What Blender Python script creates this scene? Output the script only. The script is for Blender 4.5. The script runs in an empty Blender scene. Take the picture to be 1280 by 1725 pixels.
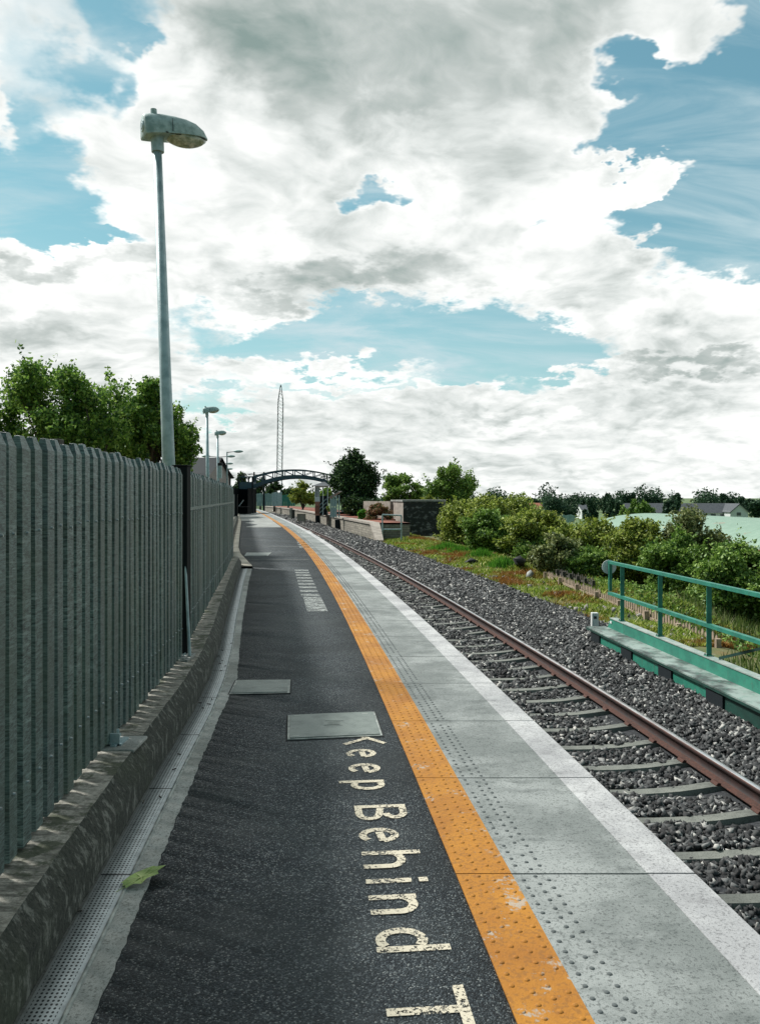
import bpy, math, random
import numpy as np
from mathutils import Vector, Matrix
R = math.radians
random.seed(7)
sc = bpy.context.scene
col = sc.collection
F = 1354.0          # focal length in photo pixels (1280 wide)
EYE = 1.6

# ------------------------------------------------------------------ camera
cam_d = bpy.data.cameras.new('camera'); cam = bpy.data.objects.new('camera', cam_d); col.objects.link(cam)
cam.location = (0, 0, EYE); cam.rotation_euler = (R(90), 0, 0)
cam_d.sensor_fit = 'HORIZONTAL'; cam_d.sensor_width = 36; cam_d.lens = 36 * F / 1280
cam_d.shift_y = -24.5 / 1280
cam_d.clip_start = 0.05; cam_d.clip_end = 9000
sc.camera = cam

# ------------------------------------------------------------------ light
SUN_AZ = R(-58)     # measured from +Y towards +X: sun is to the left and a little ahead
SUN_EL = R(48)
sc.view_settings.view_transform = 'Standard'; sc.view_settings.look = 'None'
sc.view_settings.exposure = 0.0; sc.view_settings.gamma = 1.0
sd = bpy.data.lights.new('sun', 'SUN'); sd.energy = 5.0; sd.angle = R(7); sd.color = (1, .975, .93)
so = bpy.data.objects.new('sun', sd); col.objects.link(so)
sdir = Vector((math.sin(SUN_AZ) * math.cos(SUN_EL), math.cos(SUN_AZ) * math.cos(SUN_EL), math.sin(SUN_EL)))
so.rotation_euler = sdir.to_track_quat('Z', 'Y').to_euler()

# ------------------------------------------------------------------ node helpers
class NT:
    def __init__(s, tree): s.t = tree; s.n = tree.nodes; s.l = tree.links
    def new(s, typ, **k):
        nd = s.n.new(typ)
        for a, b in k.items(): setattr(nd, a, b)
        return nd
    def put(s, sock, v):
        if v is None: return
        if isinstance(v, bpy.types.NodeSocket): s.l.new(v, sock)
        else:
            try: sock.default_value = v
            except Exception:
                sock.default_value = (v[0], v[1], v[2], 1)
    def m(s, op, a, b=None, c=None, clamp=False):
        nd = s.new('ShaderNodeMath', operation=op); nd.use_clamp = clamp
        s.put(nd.inputs[0], a); s.put(nd.inputs[1], b); s.put(nd.inputs[2], c); return nd.outputs[0]
    def vm(s, op, a, b=None, c=None):
        nd = s.new('ShaderNodeVectorMath', operation=op)
        s.put(nd.inputs[0], a); s.put(nd.inputs[1], b); s.put(nd.inputs[2], c)
        return nd.outputs['Value'] if op in ('LENGTH', 'DOT_PRODUCT', 'DISTANCE') else nd.outputs[0]
    def mr(s, v, a, b, c=0.0, d=1.0, smooth=True):
        nd = s.new('ShaderNodeMapRange'); nd.interpolation_type = 'SMOOTHSTEP' if smooth else 'LINEAR'
        s.put(nd.inputs[0], v)
        for i, x in enumerate((a, b, c, d)): s.put(nd.inputs[i + 1], x)
        return nd.outputs[0]
    def mix(s, f, a, b, mode='MIX'):
        nd = s.new('ShaderNodeMix', data_type='RGBA', blend_type=mode)
        s.put(nd.inputs[0], f)
        for sock, v in ((nd.inputs[6], a), (nd.inputs[7], b)):
            if isinstance(v, (tuple, list)): v = (v[0], v[1], v[2], 1)
            s.put(sock, v)
        return nd.outputs[2]
    def noise(s, vec, scale, detail=4, rough=.55, dist=0.0, dims='3D'):
        nd = s.new('ShaderNodeTexNoise', noise_dimensions=dims)
        s.put(nd.inputs['Vector'], vec); nd.inputs['Scale'].default_value = scale
        nd.inputs['Detail'].default_value = detail; nd.inputs['Roughness'].default_value = rough
        nd.inputs['Distortion'].default_value = dist
        return nd.outputs['Fac'], nd.outputs['Color']
    def ramp(s, f, stops):
        nd = s.new('ShaderNodeValToRGB'); s.put(nd.inputs[0], f)
        cr = nd.color_ramp
        while len(cr.elements) < len(stops): cr.elements.new(.5)
        for e, (p, c) in zip(cr.elements, stops):
            e.position = p; e.color = (c[0], c[1], c[2], 1)
        return nd.outputs[0]

# ------------------------------------------------------------------ world: sky with clouds laid out by direction
W = bpy.data.worlds.new('World'); sc.world = W; W.use_nodes = True
w = NT(W.node_tree); w.n.clear()
tc = w.new('ShaderNodeTexCoord').outputs['Generated']
d = w.vm('NORMALIZE', tc)
sep = w.new('ShaderNodeSeparateXYZ'); w.put(sep.inputs[0], d)
dz = w.m('MAXIMUM', sep.outputs[2], -0.02)
# cloud-layer coordinates: features flatten towards the horizon as a real layer does
inv = w.m('DIVIDE', 1.0, w.m('ADD', dz, 0.30))
q = w.new('ShaderNodeCombineXYZ')
w.put(q.inputs[0], w.m('MULTIPLY', sep.outputs[0], inv)); w.put(q.inputs[1], w.m('MULTIPLY', sep.outputs[1], inv)); w.put(q.inputs[2], w.m('MULTIPLY', dz, 1.2))
q = q.outputs[0]
_, wc = w.noise(q, 2.2, 3, .55)
qw = w.vm('ADD', q, w.vm('SCALE', w.vm('SUBTRACT', wc, (.5, .5, .5))))
nd = qw.node; sn = nd.inputs[1].links[0].from_node; sn.inputs['Scale'].default_value = .32
_, wc2 = w.noise(q, 5.0, 5, .62)
sc2 = w.new('ShaderNodeVectorMath', operation='SCALE'); w.put(sc2.inputs[0], w.vm('SUBTRACT', wc2, (.5, .5, .5))); sc2.inputs['Scale'].default_value = .15
dw = w.vm('ADD', d, sc2.outputs[0])
def cloudform(vec):
    n1, _ = w.noise(vec, 4.0, 9, .58)
    v = w.new('ShaderNodeTexVoronoi', feature='F1'); w.put(v.inputs['Vector'], vec); v.inputs['Scale'].default_value = 5.5; v.inputs['Detail'].default_value = 3.5; v.inputs['Roughness'].default_value = .55; v.normalize = True
    return w.m('ADD', w.m('MULTIPLY', n1, .62), w.m('MULTIPLY', w.m('SUBTRACT', .82, v.outputs['Distance']), .55))
fb = cloudform(qw); fb2 = cloudform(w.vm('ADD', qw, (-.028, .030, .03)))
big, _ = w.noise(w.vm('ADD', q, (4.1, 2.2, 0)), 1.5, 5, .5)

def dirpx(x, y):
    v = Vector(((x - 640) / F, 1, (838 - y) / F)); return v.normalized()
def blobs(lst, vec):
    tot = None
    for (x, y, rx, ry, a) in lst:
        c = dirpx(x, y); sx = F / rx; sz = F / ry; sy = 1.6
        nd = w.new('ShaderNodeVectorMath', operation='MULTIPLY_ADD')
        w.put(nd.inputs[0], vec); nd.inputs[1].default_value = (sx, sy, sz)
        nd.inputs[2].default_value = (-c.x * sx, -c.y * sy, -c.z * sz)
        g = w.mr(w.vm('LENGTH', nd.outputs[0]), 1.35, 0.35, 0.0, a)
        tot = g if tot is None else w.m('ADD', tot, g)
    return tot
# blue openings (positive = opening)
HOLES = [(1300, 260, 170, 260, 1.1), (1235, 310, 100, 100, 1.0), (1085, 228, 110, 74, 1.3), (1285, 60, 70, 160, 1.3), (1120, 368, 150, 34, 1.0), (1010, 235, 30, 40, .4),
         (1260, 410, 120, 50, .9), (1050, 128, 50, 24, 1.3), (930, 354, 50, 14, .7), (1210, 120, 70, 40, .5),
         (740, 550, 220, 70, 1.25), (890, 600, 170, 52, 1.25), (600, 565, 160, 52, 1.1), (480, 590, 130, 28, .9), (360, 548, 140, 44, .95), (770, 632, 110, 20, .5), (950, 610, 80, 26, .6),
         (645, 335, 46, 34, 1.5), (330, 470, 60, 12, .3), (560, 648, 240, 12, .55), (1000, 650, 90, 10, .4), (700, 560, 120, 30, .3), (430, 700, 60, 14, .4), (235, 30, 70, 60, .9), (110, 60, 130, 60, .65), (40, 240, 80, 100, .8), (150, 155, 60, 40, .75), (60, 345, 130, 56, .85),
         (190, 396, 110, 20, 1.0), (315, 295, 60, 26, .6), (120, 290, 50, 60, .4), (262, 90, 40, 16, .5), (360, 685, 110, 30, .9), (210, 200, 20, 40, .4),
         (20, 640, 60, 18, .4), (230, 470, 60, 12, .3)]
# firm cloud (negative = more cloud)
FIRM = [(1050, 306, 105, 30, -2.6), (960, 300, 60, 40, -1.0), (980, 385, 60, 40, -.7), (1110, 440, 100, 40, -.6), (1240, 500, 90, 60, -.9), (950, 530, 90, 42, -.7),
        (820, 500, 70, 26, -.5), (430, 500, 90, 50, -.7), (100, 430, 140, 34, -.7), (600, 200, 330, 200, -.6), (900, 100, 130, 130, -.5), (1180, 50, 50, 50, -.7),
        (8, 180, 16, 50, -.5), (700, 440, 200, 60, -.5), (340, 410, 120, 60, -.5), (603, 583, 18, 6, -.5), (870, 620, 40, 18, -.5), (1120, 170, 40, 14, -.4),
        (200, 220, 90, 50, -.25), (640, 740, 700, 60, -.35), (1100, 640, 200, 60, -.6), (150, 520, 160, 50, -.5)]
hole = blobs(HOLES, dw); firm = blobs(FIRM, dw)
back = w.mr(sep.outputs[1], .35, -.3, 0.0, .42)          # unseen sky behind opened up to dim camera-facing sides
cover = w.m('ADD', w.m('ADD', .81, w.m('MULTIPLY', w.m('ADD', hole, firm), -.72)), w.m('MULTIPLY', w.m('SUBTRACT', fb, .5), 1.05))
cover = w.m('SUBTRACT', cover, back)
mask = w.mr(cover, .20, .72)
# grey undersides
GREY = [(640, 90, 330, 110, .38), (560, 190, 90, 70, .34), (760, 250, 160, 130, .38), (420, 60, 120, 80, .42), (640, -20, 700, 90, .38), (960, 60, 170, 90, .35),
        (490, 200, 80, 90, .2), (580, 462, 90, 26, .75), (500, 500, 90, 16, .6), (720, 445, 110, 26, .6), (1180, 612, 150, 17, .95), (1000, 470, 170, 45, .4), (1080, 570, 130, 30, .25),
        (60, 436, 110, 14, .6), (40, 555, 120, 40, .45), (240, 440, 50, 26, .35), (620, 690, 300, 40, .25), (1050, 690, 260, 26, .35), (760, 760, 300, 40, .3), (380, 760, 90, 50, .3), (850, 700, 90, 16, .3), (1230, 560, 80, 20, .3), (640, 800, 800, 22, .28), (330, 230, 60, 40, .12), (840, 370, 70, 30, .3)]
WHITE = [(430, 190, 60, 50, -.5), (180, 230, 140, 90, -.35), (700, 232, 60, 18, -.35), (1000, 310, 120, 36, -.4), (960, 380, 60, 30, -.4), (700, 330, 60, 50, -.5), (350, 400, 160, 70, -.4),
         (430, 520, 60, 22, -.4), (860, 500, 90, 16, -.3), (940, 540, 60, 22, -.4), (1230, 470, 70, 40, -.5), (120, 410, 130, 20, -.35), (120, 490, 180, 34, -.4), (460, 420, 60, 30, -.4), (880, 720, 110, 24, -.35), (1180, 420, 60, 20, -.3), (450, 600, 160, 26, -.25), (1200, 750, 90, 20, -.3)]
shade = w.m('ADD', blobs(GREY, dw), blobs(WHITE, dw))
relief = w.m('MULTIPLY', w.m('SUBTRACT', fb, fb2), 2.6)
md, _ = w.noise(w.vm('ADD', qw, (1.7, 3.2, 5)), 5.5, 7, .55)
md2, _ = w.noise(w.vm('MULTIPLY', qw, (1.0, 2.2, 1)), 3.0, 8, .6)
thick = w.mr(cover, .60, 1.2, 0.0, .20)
sh = w.m('ADD', w.m('ADD', w.m('ADD', w.m('MULTIPLY', shade, .62), relief), thick), w.m('MULTIPLY', w.m('SUBTRACT', big, .5), .55))
sh = w.m('ADD', sh, w.m('ADD', w.m('MULTIPLY', w.m('SUBTRACT', md, .5), .75), w.m('MULTIPLY', w.m('SUBTRACT', md2, .5), .8)))
sh = w.m('SUBTRACT', sh, w.mr(dz, .16, 0.0, 0.0, .16))
cloud = w.ramp(w.m('MULTIPLY_ADD', sh, .72, .15), [(0.0, (1.10, 1.12, 1.09)), (.17, (.98, 1.0, .98)), (.38, (.79, .83, .81)), (.60, (.56, .61, .59)), (.82, (.40, .47, .45)), (1.0, (.27, .36, .34))])
dark_back = w.mr(sep.outputs[1], .5, -.25, 1.0, .20)  # unseen sky behind the view darkened to deepen shade on camera-facing sides
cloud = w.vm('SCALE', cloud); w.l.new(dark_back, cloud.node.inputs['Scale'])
cloud = w.mix(w.mr(sep.outputs[1], .4, -.2), cloud, w.mix(1.0, cloud, (.72, 1.02, 1.06), 'MULTIPLY'))  # unseen rear clouds tinted teal to cool the shaded sides
sky = w.new('ShaderNodeTexSky', sky_type='NISHITA'); sky.sun_disc = False
sky.sun_elevation = SUN_EL; sky.sun_rotation = SUN_AZ; sky.altitude = 100; sky.air_density = 1.0; sky.dust_density = .6; sky.ozone_density = 1.6
skyc = w.mix(1.0, sky.outputs[0], (.95, 1.42, 1.06), 'MULTIPLY')
skyc = w.mix(.35, skyc, w.mix(1.0, (1.5, 4.4, 5.6), skyc, 'MIX') if False else (1.9, 3.7, 4.9))
wisp, _ = w.noise(w.vm('MULTIPLY', q, (1.0, 3.0, 1.0)), 2.0, 8, .6, .6)
cl_lift = w.m('ADD', w.m('MULTIPLY', w.mr(wisp, .42, .75), .75), w.mr(sep.outputs[2], .38, .05, 0, .40), None, True)
STR = .11
cl = w.vm('SCALE', cloud); cl.node.inputs['Scale'].default_value = 1.0 / STR
mix1 = w.mix(cl_lift, skyc, (5.6, 6.9, 7.3))
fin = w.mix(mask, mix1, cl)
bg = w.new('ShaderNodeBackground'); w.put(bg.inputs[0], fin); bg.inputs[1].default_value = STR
out = w.new('ShaderNodeOutputWorld'); w.l.new(bg.outputs[0], out.inputs[0])
W.cycles.sampling_method = 'MANUAL'; W.cycles.sample_map_resolution = 512

# ------------------------------------------------------------------ material helpers
def mat(name, base, rough=.8, metal=0.0, var=None, scale=3.0, detail=5, bump=0.0, bscale=40.0, spec=.5, fn=None, coords='Object'):
    M = bpy.data.materials.new(name); M.use_nodes = True
    t = NT(M.node_tree); b = t.n['Principled BSDF']
    co = t.new('ShaderNodeTexCoord').outputs[coords]
    c = (base[0], base[1], base[2], 1)
    b.inputs['Roughness'].default_value = rough; b.inputs['Metallic'].default_value = metal
    b.inputs['Specular IOR Level'].default_value = spec
    cs = None
    if var:
        f, _ = t.noise(co, scale, detail, .6)
        cs = t.mix(t.mr(f, .35, .68), base, var)
    if fn: cs = fn(t, co, b, cs)
    if cs is not None: t.l.new(cs, b.inputs['Base Color'])
    else: b.inputs['Base Color'].default_value = c
    if bump:
        f, _ = t.noise(co, bscale, 4, .6)
        bn = t.new('ShaderNodeBump'); bn.inputs['Strength'].default_value = bump; bn.inputs['Distance'].default_value = .01
        t.l.new(f, bn.inputs['Height']); t.l.new(bn.outputs[0], b.inputs['Normal'])
    return M

def asphalt_fn(t, co, b, cs):
    v = t.new('ShaderNodeTexVoronoi'); v.inputs['Scale'].default_value = 165; t.l.new(co, v.inputs['Vector'])
    sp = t.new('ShaderNodeSeparateColor'); t.l.new(v.outputs['Color'], sp.inputs[0])
    agg = t.ramp(sp.outputs[0], [(0, (.006, .009, .012)), (.50, (.020, .028, .035)), (.76, (.055, .070, .080)), (.90, (.13, .15, .16)), (1, (.30, .32, .31))])
    f, _ = t.noise(co, 1.3, 5, .6); f2, _ = t.noise(t.vm('MULTIPLY', co, (.25, 1.6, 1)), 2.0, 5, .65)
    c = t.mix(t.mr(f, .4, .7), agg, (.095, .108, .108)); c = t.mix(t.m('MULTIPLY', t.mr(f2, .42, .70), .5), c, (.12, .132, .128))
    c = t.mix(.38, agg, c); p1, _ = t.noise(t.vm('ADD', co, (3, 8, 0)), .8, 3, .5); c = t.mix(t.m('MULTIPLY', t.mr(p1, .50, .56), .35), c, (.018, .024, .026))
    v2 = t.new('ShaderNodeTexVoronoi'); v2.inputs['Scale'].default_value = 165; t.l.new(co, v2.inputs['Vector'])
    bn = t.new('ShaderNodeBump'); bn.inputs['Strength'].default_value = .7; bn.inputs['Distance'].default_value = .004; bn.invert = True
    t.l.new(v2.outputs['Distance'], bn.inputs['Height']); t.l.new(bn.outputs[0], b.inputs['Normal'])
    return c
M_asph = mat('asphalt', (.05,) * 3, .82, fn=asphalt_fn, spec=.35)

def conc_fn(light, dark, stain, pits=90):
    def fn(t, co, b, cs):
        f, _ = t.noise(co, 1.1, 8, .68); g, _ = t.noise(t.vm('MULTIPLY', co, (1, 2.2, 1)), 3.2, 7, .7); h, _ = t.noise(co, pits, 3, .6)
        k, _ = t.noise(co, 9, 5, .7)
        c = t.mix(t.mr(f, .38, .60), tuple(x * 1.12 for x in light), dark)
        c = t.mix(t.m('MULTIPLY', t.mr(g, .5, .72), .6), c, stain)
        c = t.mix(t.m('MULTIPLY', t.mr(h, .52, .66), .6), c, tuple(x * .5 for x in stain)); hh, _ = t.noise(co, 260, 2, .6); c = t.mix(t.m('MULTIPLY', t.mr(hh, .5, .7), .5), c, tuple(x * .45 for x in stain))
        c = t.mix(t.m('MULTIPLY', t.mr(k, .66, .76), .5), c, tuple(x * .3 for x in stain))
        bn = t.new('ShaderNodeBump'); bn.inputs['Strength'].default_value = .35; bn.inputs['Distance'].default_value = .004
        t.l.new(h, bn.inputs['Height']); t.l.new(bn.outputs[0], b.inputs['Normal'])
        return c
    return fn
M_slab = mat('slab_concrete', (.3,) * 3, .88, fn=conc_fn((.285, .305, .295), (.18, .20, .192), (.065, .08, .077)))
M_white = mat('white_edge_paint', (.6,) * 3, .8, fn=conc_fn((.50, .505, .50), (.36, .365, .37), (.16, .16, .165)))
M_conc = mat('concrete', (.3,) * 3, .9, fn=conc_fn((.36, .37, .35), (.25, .26, .24), (.12, .125, .11)))
M_concD = mat('dark_gap', (.02, .022, .022), .95)
def yel_fn(t, co, b, cs):
    f, _ = t.noise(co, 4.5, 7, .68); g, _ = t.noise(co, 60, 3, .6); h, _ = t.noise(co, 2, 4, .6)
    c = t.mix(t.mr(h, .3, .7), (.46, .195, .012), (.33, .125, .008))
    c = t.mix(t.m('MULTIPLY', t.mr(g, .48, .62), .5), c, (.20, .085, .015))
    m = t.mr(t.m('ADD', f, t.m('MULTIPLY', t.m('SUBTRACT', g, .5), .35)), .585, .665)
    return t.mix(t.m('MULTIPLY', m, .75), c, (.40, .38, .33))
M_yel = mat('orange_tactile_paint', (.6, .27, .02), .75, fn=yel_fn, bump=.3, bscale=120)
M_dotd = mat('worn_dome', (.10, .115, .115), .9)

def moss_fn(t, co, b, cs):
    f, _ = t.noise(co, 6, 7, .68); g, _ = t.noise(co, 2.3, 5, .6); h, _ = t.noise(co, 55, 4, .65); k, _ = t.noise(t.vm('MULTIPLY', co, (1, 7, 1)), 3.5, 6, .7)
    c = t.mix(t.mr(h, .35, .7), (.36, .345, .30), (.17, .16, .135))
    c = t.mix(t.m('MULTIPLY', t.mr(k, .46, .60), .8), c, (.07, .07, .058))
    c = t.mix(t.m('MULTIPLY', t.mr(f, .50, .60), .85), c, (.040, .052, .026))
    c = t.mix(t.m('MULTIPLY', t.mr(g, .60, .72), .6), c, (.10, .12, .055))
    return c
M_mosstop = mat('mossy_concrete_top', (.3, .27, .22), .95, fn=moss_fn, bump=.8, bscale=60)
def face_fn(t, co, b, cs):
    f, _ = t.noise(t.vm('MULTIPLY', co, (1, 1, .55)), 17, 8, .75); h, _ = t.noise(co, 60, 4, .65); g, _ = t.noise(co, 1.5, 4, .6)
    c = t.mix(t.mr(h, .35, .75), (.045, .050, .040), (.012, .015, .012))
    c = t.mix(t.m('MULTIPLY', t.mr(f, .50, .64), .8), c, (.21, .215, .19))
    return t.mix(t.m('MULTIPLY', t.mr(g, .5, .7), .4), c, (.05, .065, .035))
M_mossface = mat('black_mottled_concrete', (.05,) * 3, .95, fn=face_fn, bump=.9, bscale=45)  # near-black wall face with paler mottles, darker than the wall top

def grate_fn(t, co, b, cs):
    s = t.new('ShaderNodeSeparateXYZ'); t.l.new(co, s.inputs[0])
    u = t.m('SUBTRACT', t.m('FRACT', t.m('MULTIPLY', s.outputs[0], 1 / .0165)), .5)
    v = t.m('SUBTRACT', t.m('FRACT', t.m('MULTIPLY', s.outputs[1], 1 / .019)), .5)
    inside = t.m('MULTIPLY', t.m('GREATER_THAN', s.outputs[0], .009), t.m('LESS_THAN', s.outputs[0], .107))
    r2 = t.m('ADD', t.m('MULTIPLY', u, u), t.m('MULTIPLY', t.m('MULTIPLY', v, v), .8))
    holem = t.m('MULTIPLY', t.m('LESS_THAN', r2, .072), inside)
    j = t.m('LESS_THAN', t.m('FRACT', t.m('ADD', t.m('MULTIPLY', s.outputs[1], 1.0), .62)), .012)
    holem = t.m('MAXIMUM', holem, j)
    f, _ = t.noise(co, 20, 6, .65)
    c = t.mix(t.mr(f, .4, .72), (.46, .49, .49), (.30, .32, .32))
    return t.mix(holem, c, (.012, .014, .015))
M_grate = mat('perforated_drain_cover', (.35,) * 3, .55, fn=grate_fn, coords='UV', metal=.15)

def pal_fn(t, co, b, cs):
    oi = t.new('ShaderNodeObjectInfo')
    cv = t.vm('ADD', co, oi.outputs['Location'])
    f, _ = t.noise(t.vm('MULTIPLY', cv, (1, 1, 5)), 26, 5, .75); g, _ = t.noise(cv, 2.5, 4, .6); h, _ = t.noise(t.vm('MULTIPLY', cv, (1, 1, 9)), 6, 5, .7)
    c = t.mix(t.mr(f, .36, .66), (.010, .028, .028), (.16, .25, .235))
    c = t.mix(t.m('MULTIPLY', t.mr(h, .54, .64), .6), c, (.26, .36, .34))
    c = t.mix(t.m('MULTIPLY', t.mr(g, .42, .66), .55), c, (.055, .095, .065))
    c = t.mix(t.m('MULTIPLY', oi.outputs['Random'], .4), c, (.05, .075, .085))
    bn = t.new('ShaderNodeBump'); bn.inputs['Strength'].default_value = .8; bn.inputs['Distance'].default_value = .006
    t.l.new(f, bn.inputs['Height']); t.l.new(bn.outputs[0], b.inputs['Normal'])
    return c
M_pal = mat('weathered_fence_pale', (.12, .15, .14), .42, spec=.6, fn=pal_fn)
M_palD = mat('dark_fence_paint', (.008, .011, .012), .8, spec=.15)
M_bolt = mat('bright_bolt', (.38, .42, .42), .35, metal=.8)
M_galv = mat('galvanised_steel', (.42, .53, .55), .5, metal=.3, var=(.26, .36, .38), scale=9, detail=7, bump=.15, bscale=80)
M_galvd = mat('lamp_housing', (.42, .54, .53), .55, metal=.1, var=(.22, .32, .31), scale=14, detail=7)
M_bowl = mat('lamp_bowl', (.55, .56, .46), .22, var=(.20, .24, .16), scale=22, detail=6)
M_black = mat('black_rubber', (.015, .017, .018), .7)
def rail_fn(t, co, b, cs):
    f, _ = t.noise(co, 5, 6, .65); h, _ = t.noise(co, 50, 4, .6)
    c = t.mix(t.mr(f, .35, .7), (.070, .027, .018), (.040, .020, .015)); return t.mix(t.m('MULTIPLY', t.mr(h, .45, .7), .5), c, (.15, .055, .035))
M_rust = mat('rusty_rail_steel', (.13, .05, .03), .85, fn=rail_fn, bump=.5)
M_web = mat('shaded_rail_web', (.018, .012, .012), .7, var=(.045, .02, .017), scale=6)  # dark colour paints in the shade under the rail head
M_railtop = mat('worn_rail_head', (.80, .76, .76), .25, metal=.9, var=(.55, .47, .46), scale=4)
M_sleeper = mat('sleeper_concrete', (.3,) * 3, .9, fn=conc_fn((.20, .21, .185), (.135, .145, .13), (.06, .06, .05)))
def stone_fn(t, co, b, cs):
    g = t.new('ShaderNodeNewGeometry').outputs['Random Per Island']
    c = t.ramp(g, [(0, (.006, .007, .008)), (.45, (.030, .033, .035)), (.76, (.085, .090, .090)), (.90, (.23, .235, .23)), (1, (.52, .51, .47))])
    f, _ = t.noise(co, 60, 3, .6)
    return t.mix(t.m('MULTIPLY', t.mr(f, .45, .7), .4), c, (.10, .09, .085))
M_stone = mat('ballast_stone', (.1,) * 3, .85, fn=stone_fn)
M_stonel = mat('pale_stone', (.30, .28, .26), .9, var=(.14, .13, .12), scale=6)
M_ballbed = mat('ballast_bed', (.02, .022, .025), .95, var=(.05, .055, .06), scale=30, detail=6, bump=1.0, bscale=25)

def ground_fn(t, co, b, cs):
    f, _ = t.noise(co, .55, 6, .6); g, _ = t.noise(co, 3.5, 6, .65); h, _ = t.noise(t.vm('ADD', co, (9, 4, 0)), .35, 5, .6)
    c = t.mix(t.mr(f, .35, .62), (.050, .085, .020), (.12, .14, .045))
    c = t.mix(t.m('MULTIPLY', t.mr(h, .44, .60), .85), c, (.19, .085, .03))
    c = t.mix(t.m('MULTIPLY', t.mr(g, .55, .68), .6), c, (.23, .21, .19))
    sx_ = t.new('ShaderNodeSeparateXYZ'); t.l.new(co, sx_.inputs[0]); fl, _ = t.noise(co, .012, 3, .5)
    return t.mix(t.mr(sx_.outputs[1], 75, 110), c, t.mix(t.mr(fl, .4, .6), (.075, .135, .045), (.11, .16, .06)))
M_ground = mat('rough_ground', (.08, .1, .04), .95, fn=ground_fn, bump=.8, bscale=12)

def leafmat(name, cols, trans=.35, pos=None):
    M = bpy.data.materials.new(name); M.use_nodes = True; t = NT(M.node_tree); t.n.clear()
    g = t.new('ShaderNodeNewGeometry').outputs['Random Per Island']
    c = t.ramp(g, [(i / (len(cols) - 1), cc) for i, cc in enumerate(cols)])
    if pos:
        co = t.new('ShaderNodeTexCoord').outputs['Object']; f, _ = t.noise(co, pos[0], 4, .6)
        c = t.mix(t.m('MULTIPLY', t.mr(f, pos[2], pos[2] + .14), pos[3] if len(pos) > 3 else .8), c, pos[1])
    df = t.new('ShaderNodeBsdfDiffuse'); tr = t.new('ShaderNodeBsdfTranslucent'); mx = t.new('ShaderNodeMixShader'); mx.inputs[0].default_value = trans
    gl = t.new('ShaderNodeBsdfGlossy'); gl.inputs['Roughness'].default_value = .5; gl.inputs['Color'].default_value = (.9, 1, .95, 1)
    m2 = t.new('ShaderNodeMixShader'); m2.inputs[0].default_value = .025
    t.l.new(c, df.inputs[0]); t.l.new(c, tr.inputs[0]); t.l.new(df.outputs[0], mx.inputs[1]); t.l.new(tr.outputs[0], mx.inputs[2])
    t.l.new(mx.outputs[0], m2.inputs[1]); t.l.new(gl.outputs[0], m2.inputs[2])
    o = t.new('ShaderNodeOutputMaterial'); t.l.new(m2.outputs[0], o.inputs[0]); return M
L_ash = leafmat('ash_leaf', [(.020, .055, .012), (.085, .19, .030), (.19, .34, .05), (.38, .52, .13)], .5)
L_dark = leafmat('dark_leaf', [(.005, .015, .007), (.014, .036, .012), (.045, .09, .026), (.14, .24, .07)], .15)
L_mid = leafmat('mid_leaf', [(.020, .055, .010), (.10, .20, .030), (.23, .37, .06), (.42, .56, .18)])
L_haw = leafmat('hawthorn_leaf', [(.025, .05, .008), (.14, .20, .025), (.34, .42, .06), (.62, .66, .22)], .35, (1.1, (.19, .16, .06), .58, .5))
L_grey = leafmat('willow_leaf', [(.035, .06, .020), (.12, .155, .045), (.26, .30, .10), (.50, .52, .28)], .35, (1.3, (.15, .12, .06), .60, .5))
L_far = leafmat('far_leaf', [(.014, .038, .022), (.030, .072, .038), (.05, .10, .052), (.085, .14, .075)], .2)
L_yel = leafmat('yellow_green_leaf', [(.06, .10, .012), (.15, .21, .025), (.27, .33, .05), (.40, .42, .10)], .35)
L_weed = leafmat('weed_blade', [(.06, .12, .012), (.20, .31, .03), (.40, .50, .08), (.62, .60, .28)], .3, (.55, (.30, .12, .035), .49, .9))
L_grass = leafmat('pale_grass_blade', [(.035, .08, .015), (.09, .15, .03), (.18, .24, .06), (.42, .42, .24)], .3)
L_iris = leafmat('bright_blade', [(.04, .14, .012), (.07, .22, .02), (.11, .30, .03), (.16, .38, .05)], .4)
L_pink = leafmat('valerian_blossom', [(.04, .09, .015), (.11, .15, .04), (.30, .13, .09), (.48, .24, .15)], .2)
M_bark = mat('bark', (.07, .055, .04), .95, var=(.13, .11, .09), scale=12, bump=.6)
def gpaint_fn(t, co, b, cs):
    f, _ = t.noise(co, 5, 7, .65); g, _ = t.noise(co, 22, 6, .7); h, _ = t.noise(t.vm('MULTIPLY', co, (1, 1, .35)), 9, 6, .7)
    c = t.mix(t.mr(f, .35, .7), (.030, .225, .155), (.020, .155, .112))
    c = t.mix(t.m('MULTIPLY', t.mr(h, .55, .72), .5), c, (.05, .085, .07))
    return t.mix(t.m('MULTIPLY', t.mr(g, .64, .70), .8), c, (.17, .075, .04))
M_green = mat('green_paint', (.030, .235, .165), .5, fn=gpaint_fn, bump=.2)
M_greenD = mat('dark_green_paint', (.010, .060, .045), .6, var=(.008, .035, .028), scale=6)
def ledge_fn(t, co, b, cs):
    f, _ = t.noise(co, 2.2, 7, .65); g, _ = t.noise(co, 14, 5, .65)
    c = t.mix(t.mr(f, .42, .62), (.30, .37, .34), (.06, .075, .07)); return t.mix(t.m('MULTIPLY', t.mr(g, .5, .7), .6), c, (.10, .24, .19))
M_ledge = mat('worn_green_flange', (.2, .3, .27), .6, fn=ledge_fn)
M_capg = mat('weathered_flange_top', (.36, .40, .37), .6, var=(.20, .28, .25), scale=8, detail=6)
M_blue = mat('blue_grey_bridge_paint', (.035, .075, .10), .6, var=(.055, .10, .12), scale=3)
M_dkm = mat('dark_metal', (.016, .022, .026), .7, spec=.2)
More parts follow.
